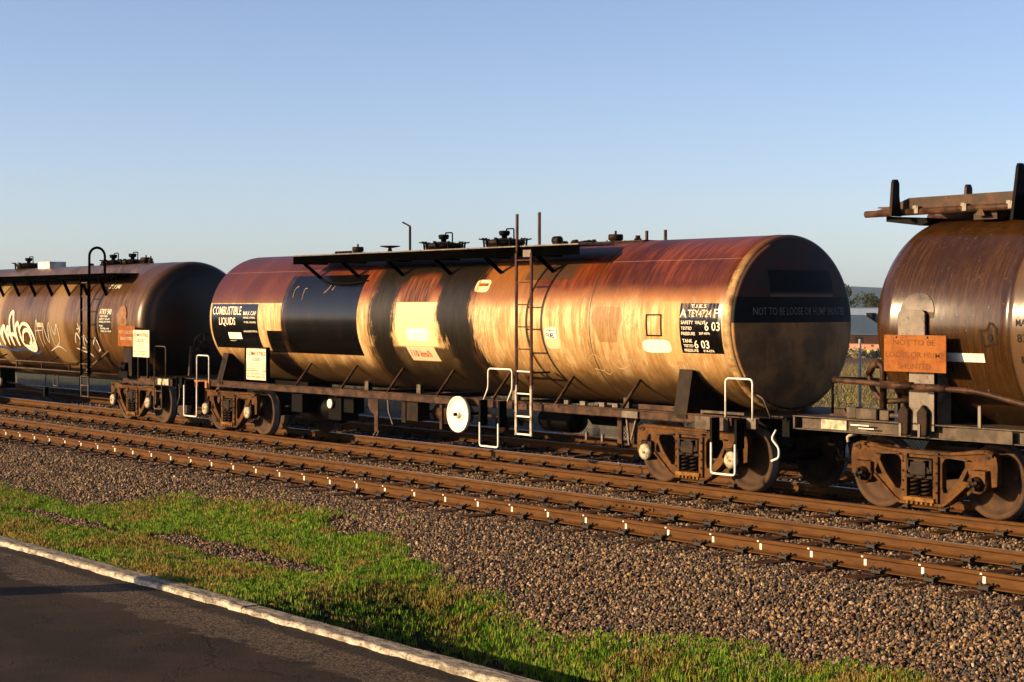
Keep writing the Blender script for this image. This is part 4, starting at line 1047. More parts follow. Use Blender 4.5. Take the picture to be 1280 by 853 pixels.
# =================================================================== wagon 1 (left)
X1 = -43.1; R1, Z1 = 1.38, 2.20
w1 = empty('tank_wagon', (X1, YC, 0))
tag(w1, 'dark brown graffiti covered tank wagon with hooped ladder at the left', 'tank wagon', 'tank wagons coupled in the train')
MT1 = m_tank1(); xa, xb = -49.8, -36.3
pr_ = [(r, a) for r, a in dome(xa, R1, .68, -1)][::-1] + [(R1, xa)]
for xs_ in (-46.05, -43.4, -40.75, -38.1): pr_ += [(R1, xs_-.05), (R1+.004, xs_-.012), (R1-.003, xs_), (R1+.004, xs_+.012), (R1, xs_+.05)]
pr_ += [(R1, xb-.02), (R1+.004, xb), (R1, xb+.02), (R1, xb+.78)] + [(R1-.30+.30*math.cos(t), xb+.78+.30*math.sin(t)) for t in [math.pi/2*.80*i/8 for i in range(1, 9)]]
r_e, x_e = pr_[-1]; pr_ += [(r_e*math.cos(q*math.pi/12), x_e+.17*math.sin(q*math.pi/12)) for q in range(1, 7)]
pr_[0] = (.001, pr_[0][1]); pr_[-1] = (.001, pr_[-1][1])
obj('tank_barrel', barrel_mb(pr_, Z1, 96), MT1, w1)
c1 = cylmap(R1, Z1)
put_text(w1, 'ATKY 540', -37.50, -36.84, 2.98, 3.07, c1, M['stencil'])
put_text(w1, 'ATKY 540', -37.42, -36.80, 2.40, 2.52, c1, M['stencil'])
L = MB()
for k, (t, a, b) in enumerate([('TESTED', -37.4, -36.95), ('SAFETY VALVE', -37.4, -36.85), ('PRESS 207 KPA', -37.4, -36.8), ('TANK', -37.4, -37.2), ('TESTED 6 98', -37.36, -36.9), ('PRESS 414 KPA', -37.34, -36.8)]):
    z_ = 2.335 - .062*k - (.03 if k > 2 else 0); put_text(None, t, a, b, z_, z_+.038, c1, None, into=L)
obj('lettering', L, M['stencil'], w1)
obj('blank_panel', cyl_patch(-40.98, -40.56, 2.075, 2.18, R1, Z1, .006), M['cap'], w1)
graf = metalish('cream_spray_paint', (.60, .54, .44), (.42, .36, .27), .6, 14); grafg = plain('pale_grey_spray_paint', (.40, .38, .33), .6); grafb = plain('blue_spray_paint', (.05, .09, .22), .6)
c1n = cylmap(R1, Z1, .002)
def fat(parent, strokes, w_, mat, name, cmf=c1n):
    mb = MB()
    for i, st in enumerate(strokes):
        P = round_path2(st); o_ = cylmap(R1, Z1, .004+.0012*i); vs = []
        for i_, (a, b) in enumerate(P):
            a2, b2_ = P[min(i_+1, len(P)-1)]; a0, b0 = P[max(i_-1, 0)]; d = Vector((a2-a0, b2_-b0)); d.normalize() if d.length else None
            t = i_/(len(P)-1); ww = w_*(.55+.45*math.sin(math.pi*t))
            vs += [o_(a-d.y*ww, b+d.x*ww), o_(a+d.y*ww, b-d.x*ww)]
        mb.add(vs, [(2*i, 2*i+1, 2*i+3, 2*i+2) for i in range(len(P)-1)])
    return obj(name, mb, mat, parent)
rgg = random.Random(12); strokes = []; xg = -44.5
while xg < -42.25:                                                   # dense leaning letters with pointed tops
    h_ = rgg.uniform(2.05, 2.42); w_ = rgg.uniform(.10, .2)
    strokes.append([(xg, 1.62+rgg.uniform(-.05, .08)), (xg-.03, h_-.15), (xg+w_, h_), (xg+w_+.05, 1.9), (xg+w_+.12, 1.60)])
    if rgg.random() < .6: strokes.append([(xg, 1.85), (xg+.12, 1.95+rgg.uniform(-.1, .15)), (xg+.25, 1.8)])
    xg += w_+.16
strokes += [[(-42.1,1.95),(-41.85,2.14),(-41.5,2.10),(-41.25,1.85),(-41.3,1.58),(-41.6,1.50),(-41.95,1.62),(-42.08,1.85)], [(-41.95,1.72),(-41.8,1.95),(-41.5,1.98),(-41.42,1.75),(-41.62,1.64)], [(-41.9,1.60),(-41.5,1.58),(-41.3,1.7)]]
fat(w1, strokes, .052, graf, 'graffiti')
fat(w1, [[(-44.4,1.50),(-43.6,1.54),(-42.9,1.47),(-42.2,1.52),(-41.5,1.43),(-41.15,1.48)]], .035, grafb, 'graffiti')
fat(w1, [[(-41.15,1.75),(-41.0,2.25),(-40.85,1.6)], [(-41.1,1.98),(-40.7,2.0)], [(-40.7,1.65),(-40.6,2.1),(-40.4,1.7),(-40.25,2.2),(-40.1,1.6)], [(-40.1,2.1),(-39.95,1.9),(-39.8,2.15),(-39.75,1.75),(-40.3,1.55)], [(-40.5,1.5),(-39.9,1.62),(-39.6,1.5)]], .016, grafg, 'graffiti')
fat(w1, [[(-38.6,2.18),(-38.45,1.98)], [(-38.65,2.05),(-38.35,2.08)], [(-38.55,1.95),(-38.4,2.2)], [(-38.85,1.72),(-38.7,1.95),(-38.55,1.8),(-38.65,1.65),(-38.4,1.6)], [(-38.4,1.65),(-38.3,1.9),(-38.15,1.7),(-38.0,1.95),(-37.95,1.62)], [(-37.9,1.7),(-37.7,1.85),(-37.6,1.62),(-37.75,1.55)], [(-38.9,1.6),(-38.3,1.48),(-38.2,1.4)]], .024, grafg, 'graffiti')
# walkway, brackets
wkx0, wkx1 = -50.0, -36.55
obj('walkway_fascia', MB().box(wkx0, wkx1, 16.98, 17.0, 3.20, 3.31).box(wkx0, wkx1, 16.98, 17.62, 3.31, 3.325), M['black'], w1)
for k in range(9):
    xs_ = -37.35 - 1.02*k
    b = MB(); b.bar((xs_, 17.02, 3.22), (xs_, 17.22, 2.80), .06, .06); b.bar((xs_, 17.0, 3.22), (xs_, 17.45, 3.22), .05, .05)
    obj('walkway_bracket', b, M['black'], w1)
t1 = Z1+R1
manhole(w1, -44.8, t1-.05, .31); manhole(w1, -39.6, t1-.08, .22)
obj('fitting_box', MB().box(-43.5, -42.75, YC-.3, YC+.15, t1-.2, t1+.14), metalish('white_and_grey_box_paint', (.62, .58, .50), (.30, .27, .24), .5, 3), w1, .01)
vent(w1, -40.1, t1-.02, .10, .10); manhole(w1, -38.55, t1-.08, .24); vent(w1, -37.85, t1-.02, .13, .15); vent(w1, -37.6, t1, .05, .1); vent(w1, -40.9, t1, .05, .04, tip=False)
# ladder with hoop
lad = MB(); yl1 = 16.90
for xx in (-38.06, -37.67): lad.box(xx-.028, xx+.028, yl1-.018, yl1+.018, .98, 3.28)
ladder1 = obj('ladder', lad, M['black'], w1)
for k in range(7): obj('rung', MB().bar((-38.04, yl1, 3.12-.31*k), (-37.69, yl1, 3.12-.31*k), .022), M['concrete_fade'], ladder1)
st_ = MB()
for xx in (-38.06, -37.67): st_.box(xx-.02, xx+.02, yl1-.014, yl1+.014, .50, .98)
for z_ in (.51, .76, .97): st_.box(-38.04, -37.69, yl1-.012, yl1+.012, z_, z_+.02)
obj('ladder_foot', st_, M['concrete_fade'], ladder1)
hp_ = [(-37.62, yl1, 1.0), (-37.62, yl1, 3.72)] + [(-37.62, yl1+.19-.19*math.cos(t), 3.72+.2*math.sin(t)) for t in [math.pi*i/10 for i in range(1, 10)]] + [(-37.62, yl1+.38, 3.72), (-37.62, yl1+.38, 3.30)]
obj('ladder_hoop', MB().tube(hp_, .03, 8), M['black'], w1)
hp_ = [(-46.6, yl1, 3.3), (-46.6, yl1, 3.62)] + [(-46.6+.0, yl1+.19-.19*math.cos(t), 3.62+.2*math.sin(t)) for t in [math.pi*i/10 for i in range(1, 10)]] + [(-46.6, yl1+.38, 3.62), (-46.6, yl1+.38, 3.30)]
obj('ladder_hoop', MB().tube(hp_, .03, 8), M['black'], w1)
obj('strut', MB().bar((-38.0, 17.0, 1.10), (-37.2, 17.25, 1.62), .045), M['frame'], w1)
for xx in (-41.9, -40.35, -38.75, -43.6):
    obj('strut', MB().bar((xx, 17.0, 1.20), (xx+.05, 17.45, 1.42), .035), M['concrete_fade'], w1)
    obj('rail_post', MB().bar((xx-.12, 16.97, 1.06), (xx-.12, 16.97, 1.24), .035), M['frame'], w1)
obj('side_rail', MB().tube([(-50, 16.96, 1.235), (-38.4, 16.96, 1.235)], .028, 8), M['frame'], w1)
obj('side_rail', MB().tube([(-50, 16.96, 1.06), (-36.2, 16.96, 1.06)], .028, 8), M['frame'], w1)
obj('side_sill', MB().box(-36.4, -34.0, 17.15, 17.18, .88, 1.03).box(-36.4, -34.0, 17.1, 17.3, 1.035, 1.05), M['frame'], w1)
obj('sill_plate', MB().box(-34.62, -34.12, 17.12, 17.15, .90, 1.03), M['cap'], w1)
obj('centre_sill', MB().box(-50, -34.0, YC-.25, YC+.25, .82, 1.05).box(-50, -34.0, YC+.9, YC+1.2, .9, 1.05), M['dark'], w1)
obj('end_beam', MB().box(-34.1, -33.95, YC-1.2, YC+1.2, .82, 1.09).box(-34.95, -34.0, YC-1.2, YC+1.2, 1.055, 1.07), M['dark'], w1, .01)
coupler(w1, -33.95, 1)
b1 = make_bogie(w1, -36.32, 'cream'); dup_bogie(b1, w1, -13.5)
saddle(w1, -36.25, -35.75, R1, Z1, 1.62)
pad = [(-36.35+.0, 2.0)]
pm = MB(); N_ = 20; cc = [(-36.22+.24*math.cos(math.pi*i/N_), 2.36+.24*math.sin(math.pi*i/N_)) for i in range(N_+1)]
cc = cc + [(-36.46, 1.75), (-35.98, 1.75)]
cent = c1(-36.22, 2.2)
vs = [cylmap(R1, Z1, .022)(a, b) for a, b in cc]; pm.add([cylmap(R1, Z1, .024)(-36.22, 2.2)] + vs, [(0, i+1, (i+1) % len(vs)+1) for i in range(len(vs))])
obj('saddle_pad', pm, metalish('rust_brown_pad', (.20, .09, .04), (.28, .14, .07), .5, 6), w1)
sb = sign_board(w1, -36.12, -35.28, 1.70, 2.15, 16.9, M['orange'])
L = MB(); put_text(None, 'NOT TO BE LOOSE', -36.06, -35.34, 1.98, 2.05, flatmap(16.8985), None, into=L); put_text(None, 'SHUNTED', -36.0, -35.4, 1.84, 1.91, flatmap(16.8985), None, into=L); obj('lettering', L, M['cap'], sb)
sb = sign_board(w1, -35.16, -34.38, 1.49, 2.07, 16.8, M['cream'])
L = MB(); put_text(None, 'COMBUSTIBLE', -35.13, -34.41, 1.93, 2.0, flatmap(16.7985), None, into=L); put_text(None, 'LIQUID', -34.97, -34.6, 1.80, 1.88, flatmap(16.7985), None, into=L)
put_text(None, 'IN CASE OF FIRE', -35.1, -34.45, 1.59, 1.62, flatmap(16.7985), None, into=L); put_text(None, 'CALL 000', -35.1, -34.5, 1.53, 1.56, flatmap(16.7985), None, into=L)
obj('lettering', L, M['brownprint'], sb)
obj('board_post', MB().box(-36.0, -35.6, 16.98, 17.0, 1.05, 1.72).box(-35.0, -34.96, 16.83, 16.87, 1.04, 1.5).box(-34.55, -34.51, 16.83, 16.87, 1.04, 1.5), M['darkbrown'], w1)
obj('pipe_coupling', MB().lathe([(.06, -.12), (.1, -.1), (.1, .0), (.05, .02), (.05, .06), (.1, .08), (.1, .16), (.05, .18)], (-35.95, 16.98, 1.25), 'x', 14).box(-36.2, -35.75, 16.95, 17.05, 1.0, 1.15), M['dark'], w1)
u_rail(w1, -34.43, -33.9, 16.95, 1.05, 1.73, M['concrete_fade'])
stirrup(w1, -34.40, -34.05, 16.93, .40, .98, M['concrete_fade'])
obj('stirrup_rung', MB().bar((-34.40, 16.93, .78), (-34.05, 16.93, .78), .02), M['concrete_fade'], w1)
# hand brake wheel at the end of the left wagon
hw = MB(); hc = Vector((-34.05, 17.95, 1.72))
hw.tube([(hc.x, hc.y+.27*math.cos(t), hc.z+.27*math.sin(t)) for t in [2*math.pi*i/28 for i in range(28)]], .018, 6, True)
for k in range(8):
    t = k*math.pi/4; hw.bar((hc.x, hc.y+.10*math.cos(t), hc.z+.10*math.sin(t)), (hc.x, hc.y+.27*math.cos(t), hc.z+.27*math.sin(t)), .028, .015)
hw.lathe([(.13, -.015), (.13, .01), (.03, .03), (0, .03)], hc, 'x', 22)
obj('hand_brake_wheel', hw, M['spring'], w1)
obj('brake_stand', MB().bar((hc.x-.06, hc.y-.34, 1.05), (hc.x-.06, hc.y-.30, 1.72), .05).bar((hc.x-.06, hc.y-.3, 1.6), (hc.x-.06, hc.y+.02, 1.72), .05).bar((hc.x-.06, hc.y-.14, 1.05), (hc.x-.06, hc.y-.2, 1.6), .03), M['concrete_fade'], w1)
tube_part('air_pipe', [(-34.0, 17.3, .95), (-33.85, 17.25, .85), (-33.75, 17.2, .65), (-33.85, 17.2, .5)], .016, M['concrete_fade'], w1)
obj('brake_gear', MB().box(-44.5, -44.2, 17.4, 17.8, .45, 1.0).lathe([(.0, -.02), (.12, -.02), (.13, .1)], (-44.0, 17.3, .58), 'y', 18).box(-41.2, -41.1, 17.3, 17.4, .38, .6).tube([(-44, 17.5, .62), (-41.0, 17.5, .5)], .02, 6), M['dark'], w1)
tube_part('hanger_loop', [(-40.1, 17.1, .95), (-40.1, 17.1, .68), (-39.85, 17.1, .68), (-39.85, 17.1, .95)], .016, M['concrete_fade'], w1)
obj('disc_hub', MB().lathe([(0, -.03), (.1, -.03), (.11, .03)], (-43.35, 17.05, .66), 'y', 18), M['cap'], w1)

# =================================================================== wagon 3 (right)
X3 = -7.5; R3, Z3 = 1.36, 2.35
w3 = empty('tank_wagon', (X3, YC, 0))
tag(w3, 'shiny dark brown tank wagon with orange notice board and top platform at the right', 'tank wagon', 'tank wagons coupled in the train')
MT3 = m_tank3(); xa, xb = -14.42, 0.0
pr_ = dome(xa-.02, R3, .66, -1, 14)[::-1] + [(R3-.001, xa-.02), (R3+.005, xa), (R3, xa+.02), (R3, -12.78), (R3+.004, -12.74), (R3+.02, -12.71), (R3+.02, -12.64), (R3+.004, -12.61), (R3, -12.58), (R3, xb)] + dome(xb, R3, .66, 1)
pr_[0] = (.001, pr_[0][1]); pr_[-1] = (.001, pr_[-1][1])
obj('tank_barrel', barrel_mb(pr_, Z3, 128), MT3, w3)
c3 = cylmap(R3, Z3)
put_text(w3, 'MA', -12.545, -12.41, 2.36, 2.44, c3, M['blacktext']); put_text(w3, '83', -12.53, -12.40, 2.17, 2.27, c3, M['blacktext']); put_text(w3, 'E1', -12.50, -12.38, 1.93, 2.01, c3, M['blacktext'])
obj('blank_panel', cyl_patch(-13.62, -13.02, 1.925, 2.03, R3, Z3, .006), M['white'], w3)
# outlined flame-like stencil emblem
def ribbon(pts, w_, off, Rr, Zr, closed=True):
    mb = MB(); f_ = cylmap(Rr, Zr, off); n = len(pts)
    for i in range(n if closed else n-1):
        a = Vector(pts[i]); b = Vector(pts[(i+1) % n]); d = (b-a).normalized(); q = Vector((-d.y, d.x))*w_/2; a = a-d*w_/2; b = b+d*w_/2
        mb.add([f_(*(a-q)), f_(*(b-q)), f_(*(b+q)), f_(*(a+q))], [(0, 1, 2, 3)])
    return mb
em = ribbon([(-13.05, 2.30), (-12.99, 2.295), (-12.94, 2.32), (-12.91, 2.39), (-12.87, 2.38), (-12.82, 2.33), (-12.81, 2.16), (-12.99, 2.11)], .028, .006, R3, Z3)
f_ = cylmap(R3, Z3, .009); em.add([f_(-12.91+.040*math.cos(t), 2.22+.042*math.sin(t)) for t in [i*.5236 for i in range(12)]], [tuple(range(12))])
obj('stencilled_emblem', em, metalish('dark_stencil_brown', (.02, .009, .005), (.035, .015, .008), .6), w3)
# saddle plates, sign
def cyl_poly(pts, off, Rr, Zr, thick=0):
    f_ = cylmap(Rr, Zr, off); cx_ = sum(p[0] for p in pts)/len(pts); mb = MB()
    zs = sorted(set(round(p[1], 4) for p in pts))
    vs = [f_(*p) for p in pts]; g_ = cylmap(Rr, Zr, -.02); vb = [g_(*p) for p in pts]; n = len(pts)
    # strips across: pts symmetric about centre
    half = n//2
    fs = [(i, n-1-i, n-2-i, i+1) for i in range(half-1)] + [(i, (i+1) % n, n+(i+1) % n, n+i) for i in range(n)]
    return mb.add(vs+vb, fs)
def arch(cx_, hw_, z0, zmid, rise, n=10):
    right = [(cx_+hw_, z0), (cx_+hw_, zmid)] + [(cx_+hw_*math.cos(t), zmid+rise*math.sin(t)) for t in [math.pi/2*i/n for i in range(1, n)]]
    left = [(2*cx_-a, b) for a, b in right[::-1]]
    return left[::-1][::-1][::-1] and [(a, b) for a, b in right] + [(a, b) for a, b in left]
obj('saddle_pad', cyl_poly(arch(-13.99, .26, 2.0, 2.52, .24), .012, R3, Z3), metalish('oily_brown_pad', (.05, .022, .008), (.11, .055, .02), .3, 5, spec=.4), w3)
obj('saddle_plate', MB().prism([(-14.24+.0, 2.16), (-14.24, 2.50), (-14.20, 2.545), (-13.86, 2.545), (-13.82, 2.50), (-13.82, 2.16)], 17.0, 17.035), M['silver'], w3, .01)
obj('saddle_post', MB().box(-14.06, -13.66, 17.0, 17.04, 1.08, 2.2).box(-13.68, -13.66, 17.0, 17.3, 1.08, 2.0), M['silver'], w3)
saddle(w3, -14.05, -13.68, R3, Z3, 1.75)
sb = sign_board(w3, -14.37, -13.42, 1.79, 2.24, 16.9, M['orange'])
L = MB(); put_text(None, 'NOT TO BE', -14.22, -13.58, 2.115, 2.185, flatmap(16.8985), None, into=L); put_text(None, 'LOOSE OR HUMP', -14.34, -13.44, 1.965, 2.035, flatmap(16.8985), None, into=L); put_text(None, 'SHUNTED', -14.15, -13.64, 1.825, 1.895, flatmap(16.8985), None, into=L)
obj('lettering', L, plain('worn_grey_lettering', (.20, .080, .022), .7), sb)
bo_ = MB()
for xx in (-14.18, -13.70): bo_.lathe([(.014, -.01), (.014, .01)], (xx, 16.895, 2.215), 'y', 8)
obj('bolt_head', bo_, M['silver'], sb)
# end handrail of bent pipe
tube_part('guard_rail', [(-10.5, 16.9, 1.22), (-12.0, 16.85, 1.42), (-12.95, 16.85, 1.60), (-13.4, 16.85, 1.605), (-15.1, 16.85, 1.655), (-15.35, 17.1, 1.655), (-15.3, 17.9, 1.62), (-14.75, 18.1, 1.55)], .035, M['frame'], w3, .18, 10)
obj('rail_sleeve', MB().lathe([(.047, -.24), (.047, .24)], (-14.12, 16.85, 1.626), 'x', 12).lathe([(.047, -.23), (.047, .23)], (-13.60, 16.85, 1.612), 'x', 12), M['frame'], w3)
tube_part('rail_post', [(-15.28, 16.98, 1.64), (-15.28, 16.98, 1.22)], .018, M['dark'], w3)
tube_part('guard_rail', [(-15.0, 17.35, 1.72), (-14.88, 17.3, 1.86), (-14.72, 17.3, 1.86), (-14.72, 17.3, 1.25)], .045, M['frame'], w3, .1)
tube_part('guard_rail', [(-15.0, 17.35, 1.76), (-14.95, 17.35, 1.55), (-14.78, 17.35, 1.38), (-14.3, 17.35, 1.42)], .035, M['frame'], w3, .1)
tube_part('rail_post', [(-14.55, 17.4, 1.8), (-14.55, 17.4, 1.25)], .02, M['dark'], w3)
hw = MB(); hc = Vector((-14.35, 17.35, 1.66)); hw.tube([(hc.x+.11*math.cos(t), hc.y, hc.z+.17*math.sin(t)) for t in [2*math.pi*i/20 for i in range(20)]], .013, 6, True).bar(hc-Vector((.1, 0, 0)), hc+Vector((.1, 0, 0)), .02).bar(hc-Vector((0, 0, .16)), hc+Vector((0, 0, .16)), .02)
obj('hand_brake_wheel', hw, M['darkbrown'], w3)
# frame: hollow end sill, deck
obj('end_sill', MB().box(-16.0, -15.97, 17.02, 17.3, .985, 1.15).box(-15.99, -12.0, 17.0, 17.26, 1.148, 1.162).box(-15.99, -12.3, 17.02, 17.26, .985, .997).box(-15.9, -12.3, 17.09, 17.12, .995, 1.15).box(-16.0, -12.0, 17.25, YC+1.2, 1.12, 1.15), M['concrete_fade'], w3)
obj('blank_panel', MB().box(-15.55, -15.12, 17.06, 17.09, 1.01, 1.135), M['cap'], w3)
obj('centre_sill', MB().box(-16.0, 0, YC-.28, YC+.28, .85, 1.11).box(-12.0, 0, 17.05, 17.25, .98, 1.16), M['dark'], w3)
obj('deck_plate', MB().box(-13.35, -12.55, 17.0, 17.02, .99, 1.14), M['concrete_fade'], w3)
obj('pipe_flange', MB().prism([(-15.62, 1.165), (-15.30, 1.165), (-15.37, 1.26), (-15.55, 1.26)], 17.3, 17.34), M['frame'], w3)
obj('pipe_coupling', MB().box(-15.14, -14.98, 17.08, 17.2, 1.165, 1.31).box(-14.96, -14.62, 17.05, 17.25, 1.165, 1.30).box(-14.60, -14.45, 17.08, 17.2, 1.165, 1.29).tube([(-14.45, 17.12, 1.23), (-14.2, 17.12, 1.23)], .03, 8), M['concrete_fade'], w3, .015)
for xx in (-14.12, -13.83):
    obj('ring_flange', MB().prism([(xx-.05, 1.01), (xx-.07, 1.30), (xx+.02, 1.40), (xx+.10, 1.32), (xx+.09, 1.01)], 16.93, 17.0), M['darkbrown'], w3, .02)
    obj('flange_strip', MB().box(xx-.03, xx+.005, 16.915, 16.93, 1.0, 1.16), M['silver'], w3)
obj('rail_post', MB().box(-13.02, -12.98, 16.98, 17.0, 1.16, 1.42), M['silver'], w3)
obj('cable_bracket', MB().box(-14.98, -14.68, 16.98, 17.0, 1.085, 1.10).box(-14.85, -14.6, 16.98, 17.0, 1.05, 1.062), M['white'], w3)
tube_part('hose_hook', [(-15.02, 17.15, .98), (-15.14, 17.1, .93), (-15.12, 17.1, .86)], .022, M['cap'], w3, .06)
coupler(w3, -15.9, -1)
b3 = make_bogie(w3, -14.16, 'bolted'); dup_bogie(b3, w3, 13.3)
# pressed platform on the tank top with upright plates
pf = MB()
prof = [(-15.30, 3.83), (-15.02, 3.88), (-14.80, 3.95), (-14.72, 3.975), (-12.95, 3.985), (-12.85, 3.95), (-11.0, 3.95), (-11.0, 3.80), (-15.30, 3.80)]
pf.prism(prof, 17.80, 17.815); pf.prism(prof, 19.02, 19.035); pf.box(-15.25, -11.0, 17.815, 19.02, 3.865, 3.88)
plat = obj('top_platform', pf, M['frame'], w3)
for yy in (17.78, 19.06): obj('edge_tube', MB().tube([(-15.42, yy, 3.79), (-11.0, yy, 3.81)], .045, 10), M['frame'], plat)
for xx in (-14.55, -13.80, -13.12): obj('tube_clamp', MB().box(xx-.03, xx+.03, 17.725, 17.79, 3.77, 3.86).box(xx-.05, xx+.01, 17.72, 17.73, 3.83, 3.87), M['silver'], plat)
obj('support_foot', MB().prism([(-15.18, 3.76), (-14.55, 3.72), (-14.50, 3.66), (-14.62, 3.62), (-15.18, 3.69)], 17.9, 18.9), M['dark'], plat)
obj('support_foot', MB().box(-13.75, -13.4, 17.85, 19.0, 3.66, 3.77).prism([(-13.66, 3.70), (-13.50, 3.70), (-13.56, 3.82)], 17.74, 17.80), M['frame'], plat)
def plate_post(xx, y0, y1, z0, zt, wb, wt, mat):
    ym = (y0+y1)/2
    return obj('upright_plate', MB().prism([(ym-wb/2, z0), (ym+wb/2, z0), (ym+wb*.30, z0+.25), (ym+wt/2, zt-.05), (ym+wt*.25, zt), (ym-wt*.3, zt), (ym-wt/2, zt-.04)], xx-.02, xx+.02, 'yz'), mat, plat)
plate_post(-14.83, 17.60, 17.72, 3.74, 4.21, .20, .12, M['darkbrown']); plate_post(-12.93, 17.55, 17.80, 3.62, 4.30, .36, .13, M['dark'])
plate_post(-14.83, 19.08, 19.20, 3.74, 4.21, .20, .12, M['frame']); plate_post(-12.93, 19.05, 19.3, 3.62, 4.30, .36, .13, M['frame'])
plate_post(-14.83+.02, 18.55, 18.75, 3.88, 4.14, .2, .12, M['frame']) if False else None

# ------------------------------------------------------------------ chain-link fence behind the tracks
fe = empty('chain_link_fence', (-30, 26, -.46)); tag(fe, 'tall galvanised chain link fence behind the tank wagons', 'fence')
galv = metalish('galvanised_steel', (.42, .40, .36), (.30, .28, .25), .45, 8)
for k in range(18):
    xx = -70.7 + 3.0*k
    obj('fence_post', MB().tube([(xx, 26, -.5), (xx, 26, 1.95)], .028, 8), galv, fe)
    if k % 6 == 3: obj('fence_stay', MB().tube([(xx+.9, 26.05, -.5), (xx, 26.05, 1.4)], .022, 6), galv, fe)
for z_ in (-.38, .7, 1.85): obj('line_wire', MB().tube([(-72, 26.03, z_), (-17, 26.03, z_)], .004, 4), galv, fe)
wm = MB()
for k in range(int(55/.085)):
    x0_ = -72 + k*.085
    for sg in (1, -1):
        a = (x0_, 26.035, -.42); b = (x0_+sg*2.25, 26.035, 1.83)
        wm.bar(a, b, .0045)
o = obj('wire_mesh', wm, galv, fe); o['kind'] = 'stuff'

# ------------------------------------------------------------------ far things
def m_foliage(c1_, c2_, c3_):
    m = Mt('gum_leaves', .7); r = m.noise(m.pos(), .9, 4, .6); q = m.noise(m.pos(), 6, 2, .5)
    c = m.mix(m.ss(r, .35, .65), c1_, c2_); c = m.mix(m.ss(q, .55, .7)*.6, c, c3_); return m.out(c)
MF = [m_foliage((.035, .05, .018), (.07, .085, .03), (.12, .11, .04)), m_foliage((.05, .06, .02), (.10, .10, .035), (.14, .12, .05))]
MBK = metalish('grey_bark', (.12, .09, .07), (.2, .16, .12), .9)
def tree(x, y, h, label, seed, mat, name='gum_tree'):
    rg2 = random.Random(seed); z0 = gfar(x, y)-.1; t = empty(name, (x, y, z0)); tag(t, label, 'tree', 'trees beyond the far buildings')
    tk = MB(); tipl = []
    def limb(a, b, r0, r1, n=4):
        pts = [a.lerp(b, i/n) + Vector((rg2.gauss(0, .04), rg2.gauss(0, .04), 0))*h*.15*(0 < i < n) for i in range(n+1)]
        for i in range(n): 
            ra = r0+(r1-r0)*i/n; rb = r0+(r1-r0)*(i+1)/n; d = (pts[i+1]-pts[i]).normalized(); u = d.orthogonal().normalized(); w_ = d.cross(u)
            vs = [pts[i]+(u*math.cos(q)+w_*math.sin(q))*ra for q in [k*1.0472 for k in range(6)]] + [pts[i+1]+(u*math.cos(q)+w_*math.sin(q))*rb for q in [k*1.0472 for k in range(6)]]
            tk.add(vs, [(k, (k+1) % 6, 6+(k+1) % 6, 6+k) for k in range(6)], True)
    base = Vector((x, y, z0)); top_ = base + Vector((rg2.gauss(0, .4), rg2.gauss(0, .4), h*.55)); limb(base, top_, h*.03, h*.018)
    for k in range(7):
        a = rg2.uniform(0, 6.28); st0 = base.lerp(top_, rg2.uniform(.5, 1)); e = st0 + Vector((math.cos(a)*h*.28*rg2.uniform(.5, 1.2), math.sin(a)*h*.28*rg2.uniform(.5, 1.2), h*rg2.uniform(.12, .38)))
        limb(st0, e, h*.012, h*.004, 3); tipl.append(e)
    obj('trunk', tk, MBK, t)
    cr = MB()
    for e in tipl + [top_+Vector((0, 0, h*.3))]:
        rr = h*rg2.uniform(.10, .17)
        for _ in range(130):
            d = Vector((rg2.gauss(0, 1), rg2.gauss(0, 1), rg2.gauss(0, .75))); d = d/max(.3, d.length)*rr*rg2.random()**.45
            p = e+d; s_ = h*.022*rg2.uniform(.6, 1.3); u = Vector((rg2.gauss(0, 1), rg2.gauss(0, 1), rg2.gauss(0, 1))).normalized(); v_ = u.orthogonal().normalized()
            cr.add([p-u*s_, p+v_*s_*.6, p+u*s_, p-v_*s_*.6], [(0, 1, 2, 3)])
    obj('crown', cr, mat, t)
TREE_LABELS = ['dense dark eucalyptus mostly hidden by the right end of the middle tank', 'bushy olive eucalyptus just clear of the middle tank, left of the gap',
 'dark eucalyptus in the middle of the gap above the pale shed wall', 'spreading olive eucalyptus beside the brown tank at the right of the gap', 'dark eucalyptus behind the middle tank, third from the gap',
 'olive eucalyptus behind the middle tank, fourth from the gap', 'dark eucalyptus behind the middle tank, farthest left of the row', 'dark eucalyptus behind the rounded end of the right brown tank',
 'olive eucalyptus behind the orange board of the right tank', 'rightmost dark eucalyptus of the row behind the right tank']
for i, (x, y, h, s_) in enumerate([(-246, 275, 10.2, 0), (-238.5, 276, 8.4, 1), (-231, 278, 8.2, 0), (-224, 272, 9.2, 1), (-253, 280, 9.6, 0), (-262, 276, 10.4, 1), (-271, 282, 9.0, 0), (-214, 280, 10.2, 0), (-204, 275, 9.1, 1), (-194, 283, 10.3, 0)]):
    tree(x, y, h+1.3, TREE_LABELS[i], 70+i, MF[s_])
bt = empty('bare_tree', (-118.0, 142.0, gfar(-118, 142))); tag(bt, 'small leafless winter sapling in front of the brick wall of the shed', 'tree')
tb = MB(); rg2 = random.Random(5); bz = gfar(-118, 142); b0 = Vector((-118, 142, bz)); tb.tube([b0, b0+Vector((0, 0, 1.1)), b0+Vector((.05, 0, 3.9))], .035, 5)
for k in range(16):
    a = rg2.uniform(0, 6.28); p = b0+Vector((.02, 0, rg2.uniform(.7, 3.0))); tb.tube([p, p+Vector((math.cos(a)*.35, math.sin(a)*.35, .6)), p+Vector((math.cos(a)*.55, math.sin(a)*.5, 1.15))], .015, 4)
obj('trunk', tb, metalish('pale_bark', (.45, .38, .30), (.3, .25, .2), .9), bt)

